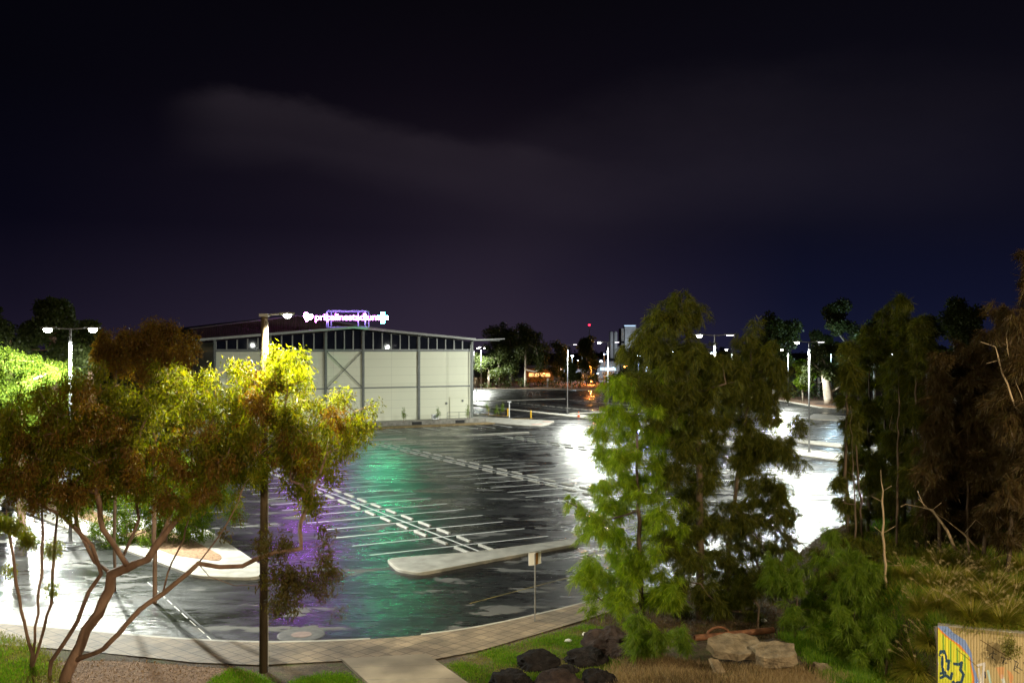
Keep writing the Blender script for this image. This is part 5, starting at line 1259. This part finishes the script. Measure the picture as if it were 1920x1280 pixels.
gw = empty('retaining_wall', (WA.x, WA.y, 0)); tag(gw, 'fluted cream concrete wall covered with yellow and blue graffiti at the lower right', 'wall')
Pn, q, colr = wall_mesh()
m_, nt_, N_, L_k = newmat('fluted_painted_concrete')
o_ = N_.new('ShaderNodeOutputMaterial'); p_ = N_.new('ShaderNodeBsdfPrincipled'); at = N_.new('ShaderNodeAttribute'); at.attribute_name = 'paint'
L_k.new(at.outputs['Color'], p_.inputs['Base Color']); setin(p_, 'Roughness', 0.75); L_k.new(p_.outputs[0], o_.inputs[0])
face = npmesh('fluted_face', Pn - np.array([WA.x, WA.y, 0]), 4, q, m_, gw)
ca = face.data.color_attributes.new('paint', 'FLOAT_COLOR', 'POINT'); ca.data.foreach_set('color', np.concatenate([np.clip(colr, 0, 1), np.ones((len(colr), 1))], 1).astype(np.float32).ravel())
mb = MB(); d = (WB - WA).normalized(); nb = Vector((-d.y, d.x, 0))
a0 = Vector((0, 0, 0)) + nb * 0.012; a1 = (WB - WA) + nb * 0.012; a2 = a1 + nb * 0.25; a3 = nb * 0.26
mb.prism([(a0.x, a0.y), (a1.x, a1.y), (a2.x, a2.y), (a3.x, a3.y)], 0.0, 2.20); mb.build('wall_core', M['dark_conc'], gw)
# return end, stepping down and back
mb = MB()
e0 = Vector((-0.01, 0.02, 0)); e1 = Vector((0.52, 2.2, 0)); t_ = Vector((0.2, -0.05, 0))
V = [(e0.x, e0.y, 0), (e1.x, e1.y, 0), (e1.x + t_.x, e1.y, 0), (e0.x + t_.x, e0.y, 0), (e0.x, e0.y, 2.16), (e1.x, e1.y, 1.55), (e1.x + t_.x, e1.y, 1.55), (e0.x + t_.x, e0.y, 2.16)]
mb.add(V, [(0, 4, 5, 1), (1, 5, 6, 2), (2, 6, 7, 3), (3, 7, 4, 0), (4, 7, 6, 5)])
mb.build('end_return', surf('smeared_concrete', (0.34, 0.20, 0.14), (0.42, 0.46, 0.40), 1.5, 0.8, bump=0.3), gw)

# plant growing out of the wall
cl = discs([(1890, 1200, 8), (1898, 1207, 9), (1885, 1196, 5)], 28.1, 0.1, per=4, rr=(0.1, 0.16))
cl = [(c_[0], c_[1] - 0.15, c_[2], c_[3]) for c_ in cl]
C_, D_, L_, W_ = blob_leaves(cl, 700, 'gum', 0.8)
wq = empty('wall_weed', P(1897, 1212, 28.1)); wpnt = blades(C_ - np.array(wq.location), D_, L_, W_, 'foliage', M['grass_thin'], wq); mb = MB(); mb.tube([(0, 0.05, -0.05), (-.05, -.15, .08), (-.12, -.2, .16)], .008, 5); mb.build('stem', M['bark'], wq); tag(wq, 'small weed sprouting from the face of the graffiti wall', 'plant')

# ------------------------------------------------------------------ grass, tussocks
def inside_np(poly, x, y):
    ins = np.zeros(x.shape, bool); j = len(poly) - 1
    for i in range(len(poly)):
        xi, yi = poly[i]; xj, yj = poly[j]
        ins ^= ((yi > y) != (yj > y)) & (x < (xj - xi) * (y - yi) / (yj - yi + 1e-9) + xi); j = i
    return ins
def grass(name, polys_px, n, hmin, hmax, mat, label, zref=0.13, lean=0.35, wd=0.006, patchy=None, behind=True, world=None):
    roots = []
    polys = world or [[G(p[0], p[1], zref) for p in pl] for pl in polys_px]
    areas = [abs(sum(a[0] * b[1] - b[0] * a[1] for a, b in zip(pl, pl[1:] + pl[:1]))) / 2 for pl in polys]
    for pl, ar in zip(polys, areas):
        m = int(n * ar / sum(areas)); xs_ = [p[0] for p in pl]; ys_ = [p[1] for p in pl]
        x = rng.uniform(min(xs_), max(xs_), m * 4); y = rng.uniform(min(ys_), max(ys_), m * 4); k = inside_np(pl, x, y); x, y = x[k][:m] + rng.normal(size=min(m, int(k.sum()))) * 0.10, y[k][:m] + rng.normal(size=min(m, int(k.sum()))) * 0.16
        for a, b in zip(x, y):
            if patchy and mnoise.noise(Vector((a * patchy[0], b * patchy[0], 1.7))) + random.uniform(-.25, .25) < patchy[1]: continue
            roots.append((a, b, hgt(a, b, behind)))
    Rt = np.array(roots); k = len(Rt); D = np.array([0, 0, 1.0]) + rng.normal(size=(k, 3)) * lean; D[:, 2] = np.abs(D[:, 2])
    o = blades(Rt, D, rng.uniform(hmin, hmax, k), rng.uniform(wd * .7, wd * 1.3, k), name, mat)
    return tag(o, label, 'grass', kind='stuff')
lawn = [[(838, 1246), (905, 1222), (960, 1208), (1000, 1196), (1060, 1180), (1100, 1170), (1150, 1180), (1180, 1210), (1150, 1290), (905, 1290)]]
grass('grass', lawn, 52000, 0.05, 0.12, M['grass'], 'lush green lawn around the dark boulders', patchy=(0.75, 0.0), wd=0.008)
grass('grass', lawn, 22000, 0.03, 0.08, M['grass_thin'], 'thin yellowing lawn along the brick path edge', wd=0.008)
grass('grass', [[(395, 1275), (430, 1254), (470, 1262), (500, 1274), (520, 1290), (390, 1292)]], 8000, 0.04, 0.12, M['grass'], 'bright green grass tuft at the foot of the timber pole', wd=0.008)
grass('grass', [[(540, 1280), (600, 1262), (640, 1256), (672, 1278), (680, 1292), (540, 1292)]], 9000, 0.04, 0.11, M['grass'], 'bright green grass between the timber pole and the slab path', wd=0.008, patchy=(0.8, -0.1))
grass('grass', [[(-60, 1180), (0, 1185), (60, 1205), (110, 1240), (130, 1290), (-60, 1290)]], 16000, 0.04, 0.16, M['grass_thin'], 'rough grass under the slim sapling at the left', wd=0.008)
grass('grass', [[(-60, 1200), (30, 1200), (90, 1240), (100, 1290), (-60, 1290)]], 9000, 0.06, 0.2, M['grass'], 'green weeds among the rough grass at the left', wd=0.01, patchy=(0.8, 0.0))
grass('grass', [[(1170, 1235), (1330, 1262), (1500, 1262), (1600, 1290), (1450, 1340), (1130, 1340), (1130, 1270)]], 34000, 0.10, 0.34, M['straw'], 'dry straw coloured grass in front of the broken slabs', lean=0.6, wd=0.007, patchy=(0.7, -0.18))
grass('grass', [[(1180, 1240), (1330, 1255), (1420, 1275), (1440, 1340), (1180, 1340)]], 15000, 0.10, 0.4, M['straw_brown'], 'dead brown weeds below the young sheoak', lean=0.5, wd=0.007, patchy=(0.6, -0.05))
grass('grass', [[(1460, 1190), (1560, 1180), (1700, 1180), (1752, 1200), (1765, 1300), (1560, 1300), (1500, 1240)]], 46000, 0.10, 0.30, M['grass'], 'vivid green grass left of the graffiti wall', lean=0.45, wd=0.008, patchy=(0.5, -0.25))
grass('grass', [[(1090, 1165), (1260, 1112), (1480, 1060), (1580, 1040), (1600, 1140), (1480, 1200), (1180, 1200)]], 26000, 0.06, 0.2, M['straw_brown'], 'leaf litter and dead blades under the sheoaks', lean=0.9, wd=0.008)
grass('grass', None, 80000, 0.12, 0.38, M['grass'], 'green grass on the bank behind the graffiti wall', lean=0.5, wd=0.009,
      world=[[(11.6, 29.6), (12.7, 29.1), (18.5, 26.8), (24, 32), (24, 42), (16, 42), (12.5, 38)]], patchy=(0.6, -0.15))
grass('grass', None, 42000, 0.15, 0.45, M['tussock'], 'golden dry grass on the bank behind the graffiti wall', lean=0.55, wd=0.008,
      world=[[(11.2, 29.2), (12.7, 29.05), (18.5, 26.8), (24, 32), (24, 40), (16, 40), (12.2, 38)]])

def tussock_mesh(n=1500, ln=0.85, seed=0):
    k = n; a = rng.uniform(0, 2 * PI, k); el = rng.uniform(0.25, 1.25, k)
    D = np.stack([np.cos(a) * np.cos(el), np.sin(a) * np.cos(el), np.sin(el)], 1); L0 = rng.uniform(.5, 1.0, k) * ln
    root = np.stack([np.cos(a) * .07, np.sin(a) * .07, np.zeros(k)], 1) * rng.random((k, 1))
    segs = 4; pts = [root]; d = D.copy()
    for s_ in range(segs):
        pts.append(pts[-1] + d * (L0 / segs)[:, None]); d = d + np.array([0, 0, -0.30]); d = unit(d)
    side = unit(np.cross(D, np.array([0, 0, 1.0]))) * 0.011
    V = []; 
    for s_, p in enumerate(pts):
        w_ = (1 - s_ / (segs + .3)); V += [p - side * w_, p + side * w_]
    V = np.stack(V, 1); Q = []
    base_ = (np.arange(k) * (2 * (segs + 1)))[:, None]
    for s_ in range(segs): Q.append(base_ + np.array([2 * s_, 2 * s_ + 1, 2 * s_ + 3, 2 * s_ + 2]))
    return V.reshape(-1, 3), np.stack(Q, 1).reshape(-1), pts
TV, TQ, tp_ = tussock_mesh()
# seed heads on long stems
npl = 12; a = rng.uniform(0, 2 * PI, npl); C_ = []; D_ = []; 
mbp = MB()
for i in range(npl):
    tip = Vector((math.cos(a[i]) * random.uniform(.35, .75), math.sin(a[i]) * random.uniform(.35, .75), random.uniform(.55, .95)))
    d = (tip.normalized() + Vector((0, 0, -0.5)) * 1.0).normalized()
    pts = [Vector((0, 0, .1)), tip * .55 + Vector((0, 0, .12)), tip]; mbp.tube(pts, 0.003, 3)
    for k in range(60):
        t = random.random(); c_ = tip + d * t * 0.11 + Vector((random.gauss(0, .012), random.gauss(0, .012), random.gauss(0, .012))); C_.append(tuple(c_)); dd = d * 1.0 + Vector((random.gauss(0, .6), random.gauss(0, .6), random.gauss(0, .6))); D_.append(tuple(dd))
C_ = np.array(C_); D_ = np.array(D_)
SV, SQ = np.array(mbp.v), np.array(mbp.f[0:0] or [f for f in mbp.f if len(f) == 4]).reshape(-1)
def blade_arrays(C, Dv, Ln, Wd):
    Dv = unit(Dv); Wv = unit(np.cross(Dv, unit(rng.normal(size=(len(C), 3))))) * Wd[:, None]; tip = C + Dv * Ln[:, None]; mid = C + Dv * (Ln * .45)[:, None]
    return np.stack([C, mid + Wv, tip, mid - Wv], 1).reshape(-1, 3)
PV = blade_arrays(C_, D_, rng.uniform(.02, .045, len(C_)), rng.uniform(.002, .004, len(C_)))
t0 = npmesh('grass_tussock', np.concatenate([TV, SV, PV]), 4, np.concatenate([TQ, SQ + len(TV), np.arange(len(PV)) + len(TV) + len(SV)]), [M['tussock'], M['plume']])
mi = np.zeros(len(t0.data.polygons), dtype=np.int32); mi[len(TQ) // 4:] = 1
t0.data.polygons.foreach_set('material_index', mi)
spots = [(1742, 1178, 29.6), (1760, 1150, 30.6), (1728, 1150, 30.6), (1790, 1140, 31), (1775, 1110, 32.5), (1830, 1120, 31.5), (1810, 1085, 33), (1860, 1095, 31), (1900, 1120, 30), (1745, 1120, 32.5), (1870, 1050, 33), (1835, 1050, 34.5), (1905, 1070, 32), (1720, 1205, 29.8), (1700, 1120, 33.5), (1915, 1030, 34), (1790, 1060, 35), (1880, 1150, 29), (1822, 1160, 29.3), (1760, 1075, 35)]
words = ['beside the top corner of the graffiti wall', 'just behind the wall corner', 'at the left foot of the bank', 'above the blue graffiti', 'in the middle of the bank', 'above the yellow wall top', 'upslope of the wall middle', 'under the dark russet sheoak',
         'near the right edge of the photo', 'below the dead stem', 'high on the bank at the right', 'high on the bank below the sheoaks', 'under the reddish sheoak', 'hanging over the wall end', 'among the pale twigs by the dead stem', 'at the top right of the bank', 'below the fallen branch', 'on the wall top by the weed', 'on the wall top at its middle', 'at the foot of the bare stems']
for i, ((px, py, Y), wd_) in enumerate(zip(spots, words)):
    o = t0 if i == 0 else copy_tree(t0)
    x = (px - CX) / F * Y; o.location = (x, Y, hgt(x, Y) if px > 1725 else hgt(x, Y)); s_ = random.uniform(.85, 1.35); o.scale = (s_, s_, s_); o.rotation_euler = (0, 0, random.uniform(0, 6))
    tag(o, 'golden arching grass tussock with seed heads ' + wd_, 'tussock', 'golden grass tussocks on the bank')

grass('grass', None, 30000, 0.10, 0.26, M['leaf_bright'], 'bright lime grass along the top of the graffiti wall', lean=0.6, wd=0.009,
      world=[[(12.9, 28.9), (18.3, 26.9), (19.5, 28.6), (14.5, 30.4)]], patchy=(0.9, -0.05))
# mulch chips as litter
grass('mulch_chips', [mulch_px], 26000, 0.03, 0.09, leafmat('bark_chips', (0.16, 0.09, 0.045), (0.36, 0.22, 0.12), (0.48, 0.33, 0.2), 0.05), 'loose brown bark chips under the gum tree', lean=3.0, wd=0.012)['category'] = 'mulch'

# ------------------------------------------------------------------ boulders, slabs, pipe
def rock_mesh(w_, dpt, h, seed, mat, name='boulder', flat=0.0):
    bm = bmesh.new(); bmesh.ops.create_icosphere(bm, subdivisions=4, radius=1.0)
    for v in bm.verts:
        n = mnoise.fractal(v.co * 1.7 + Vector((seed * 7.1, seed, 0)), 0.9, 2.0, 5) * 0.26 + mnoise.noise(v.co * 9 + Vector((seed, 0, 0))) * 0.06
        c_ = v.co * (1 + n); c_.z = max(c_.z, -0.35)
        v.co = Vector((c_.x * w_ / 2, c_.y * dpt / 2, c_.z * h))
    for f in bm.faces: f.smooth = False
    me = bpy.data.meshes.new(name); bm.to_mesh(me); bm.free(); me.materials.append(mat); return link(bpy.data.objects.new(name, me))
rocks = [((1010, 1240), 82, .42, 0.85, 'rock', 'black lumpy bitumen mound nearest the middle of the lawn'), ((958, 1276), 86, .42, 0.9, 'rock', 'black bitumen mound at the lower left of the pile'),
         ((1044, 1283), 96, .46, 0.9, 'rock_brown', 'greyish bitumen mound low in the middle of the pile'), ((1120, 1276), 70, .48, 0.9, 'rock', 'black mound with an orange rim at the lower right of the pile'),
         ((1098, 1232), 76, .44, 0.85, 'rock', 'dark mound in front of the purple-brown one'), ((1140, 1212), 88, .72, 1.0, 'rock_brown', 'largest purple-brown mound at the back of the pile'),
         ((1172, 1228), 54, .40, 0.8, 'rock_brown', 'small brown mound touching the young sheoak'), ((1062, 1252), 46, .2, 0.6, 'rock', 'thin flat black lump linking two mounds')]
for i, ((px, py), wpx_, h, dp, mt, lab) in enumerate(rocks):
    x, y = G(px, py, 0.25); wm_ = wpx_ / F * y; o = rock_mesh(wm_, wm_ * dp, h, i + 1.3, M[mt]); o.location = (x, y, hgt(x, y) + 0.05); o.rotation_euler = (0, 0, random.uniform(-.3, .3)); tag(o, lab, 'boulder', 'dark bitumen mounds on the lawn')
def broken_slab(px, py, w_, d_, th, rz_, tilt, lab, seed, z0=.25):
    random.seed(seed); n = 14; poly = []
    for k in range(n):
        a = 2 * PI * k / n; r_ = 1 / max(abs(math.cos(a)) / (w_ / 2), abs(math.sin(a)) / (d_ / 2)); r_ *= random.uniform(.84, 1.04); poly.append((r_ * math.cos(a), r_ * math.sin(a)))
    mb = MB(); top = [(p[0] * .98, p[1] * .98) for p in poly]; mb.prism(poly, 0, th, top=top)
    o = mb.build('broken_slab', M['slab']); bm = bmesh.new(); bm.from_mesh(o.data); bmesh.ops.triangulate(bm, faces=bm.faces[:]); bmesh.ops.subdivide_edges(bm, edges=bm.edges[:], cuts=4, use_grid_fill=True)
    for v in bm.verts: v.co += mnoise.noise_vector(v.co * 3.0 + Vector((seed, 0, 0))) * 0.05
    bm.to_mesh(o.data); bm.free()
    x, y = G(px, py, z0); o.location = (x, y, hgt(x, y) + z0 - .1); o.rotation_euler = (tilt[0], tilt[1], rz_); tag(o, lab, 'slab', 'broken concrete slabs in the dry grass')
broken_slab(1378, 1232, 1.9, 1.3, .22, R(8), (R(14), R(2)), 'wide broken concrete slab with a jagged left edge', 3, .45)
broken_slab(1452, 1250, 1.35, 1.1, .34, R(-5), (R(12), R(-3)), 'thick squared concrete slab lying right of the wide one', 8, .35)
broken_slab(1342, 1262, .5, .5, .1, R(40), (R(45), R(20)), 'small concrete shard propped under the wide slab', 5, .3)
broken_slab(1540, 1268, .6, .4, .2, R(20), (R(10), R(10)), 'small pale stone by the green grass', 6, .1)
random.seed(11)
pp = empty('rusty_pipe', (*G(1370, 1190, .3), 0)); tag(pp, 'long rusty iron pipe lying behind the broken slabs', 'pipe')
a = Vector((*G(1302, 1196, .35), .36)); b = Vector((*G(1450, 1183, .35), .40)); 
mb = MB(); ax = (b - a).normalized(); n = 16
V = []; u_ = ax.orthogonal().normalized(); v_ = ax.cross(u_)
for p_i, r_ in ((a, .11), (b, .11), (b, .085), (a, .085)):
    for k in range(n): tt = 2 * PI * k / n; V.append(p_i - pp.location + (u_ * math.cos(tt) + v_ * math.sin(tt)) * r_)
mb.add(V, [(i * n + k, i * n + (k + 1) % n, ((i + 1) % 4) * n + (k + 1) % n, ((i + 1) % 4) * n + k) for i in range(4) for k in range(n)]); mb.build('tube', M['rust'], pp)
hp_ = empty('rusty_hoop', (*G(1346, 1189, .4), .40)); tag(hp_, 'curved rusty hoop standing up behind the iron pipe', 'hoop')
mb = MB(); pts = [(0.40 * math.cos(t), 0.12 * math.cos(t), 0.26 * math.sin(t)) for t in np.linspace(-.2, PI + .2, 16)]; mb.tube(pts, .045, 8); mb.build('hoop', M['rust'], hp_, smooth=True)
# litter
for i, (px, py, lab) in enumerate([(1065, 1198, 'crumpled white litter on the lawn by the path'), (1678, 1127, 'white litter scrap caught below the dead stem'), (1098, 1186, 'pale flat scrap of paper beside the largest mound'), (1432, 1160, 'small white scrap behind the rusty pipe')]):
    x, y = G(px, py, .2); 
    o = rock_mesh(.24, .16, .07, 20 + i, M['white'], 'litter'); o.location = (x, y, hgt(x, y) + .06); tag(o, lab, 'litter', 'scraps of white litter')

# ------------------------------------------------------------------ young trees by the hall
def guard_sapling(px, py, z, h, label, n=700, guard=False):
    x, y = G(px, py, z); t = empty('planted_sapling', (x, y, z)); tag(t, label, 'sapling', 'planted saplings around the hall')
    mb = MB(); mb.tube([(0, 0, 0), (0.02, 0, h)], [.035, .012], 5); mb.build('stem', M['bark'], t)
    cl = [(random.uniform(-.12, .12), random.uniform(-.1, .1), h * (.45 + .55 * k / 5), .27 - .03 * k) for k in range(6)]
    C_, D_, L_, W_ = blob_leaves(cl, 420, 'gum', 1.3); blades(C_, D_, L_, W_, 'foliage', M['leaf_needle'], t)
    mb = MB(); mb.tube([(.28, 0, 0), (.28, 0, 1.1)], .03, 4); mb.build('stake', M['slab'] if not guard else M['yellow'], t)
guard_sapling(757, 791, .6, 2.0, 'thin green sapling against the cream wall at the left'); guard_sapling(821, 789, .6, 1.9, 'thin green sapling against the middle of the cream wall'); guard_sapling(877, 786.5, .6, 2.1, 'thin green sapling before the right corner of the cream wall')
guard_sapling(913, 778, .15, 2.2, 'yellow-green staked sapling on the pavement nearest the hall corner', guard=True); guard_sapling(931, 782, .15, 2.0, 'green staked sapling between two others on the pavement'); guard_sapling(943, 780, .15, 2.3, 'green staked sapling nearest the white bracket post')
# bicycle rack like white hoops far off, and small shrubs
bk = empty('bike_rack', (*G(1001, 742), 0)); tag(bk, 'pair of low pale hoops standing on the far asphalt', 'bike rack')
for dx in (-.8, .8):
    mb = MB(); mb.tube([(dx + .6 * math.cos(t), 0, max(0, 1.0 * math.sin(t))) for t in np.linspace(0, PI, 9)], .05, 5); mb.build('hoop', M['trim'], bk)
sgp = empty('post_sign', (*G(1027, 727), 0)); tag(sgp, 'small white sign on a thin post beyond the far kerb', 'sign')
mb = MB(); mb.tube([(0, 0, 0), (0, 0, 2.6)], .05, 5); mb.build('post', M['steel'], sgp); mb = MB(); mb.box((0, -.07, 2.2), (.5, .03, .7)); mb.build('sign_plate', M['white'], sgp)
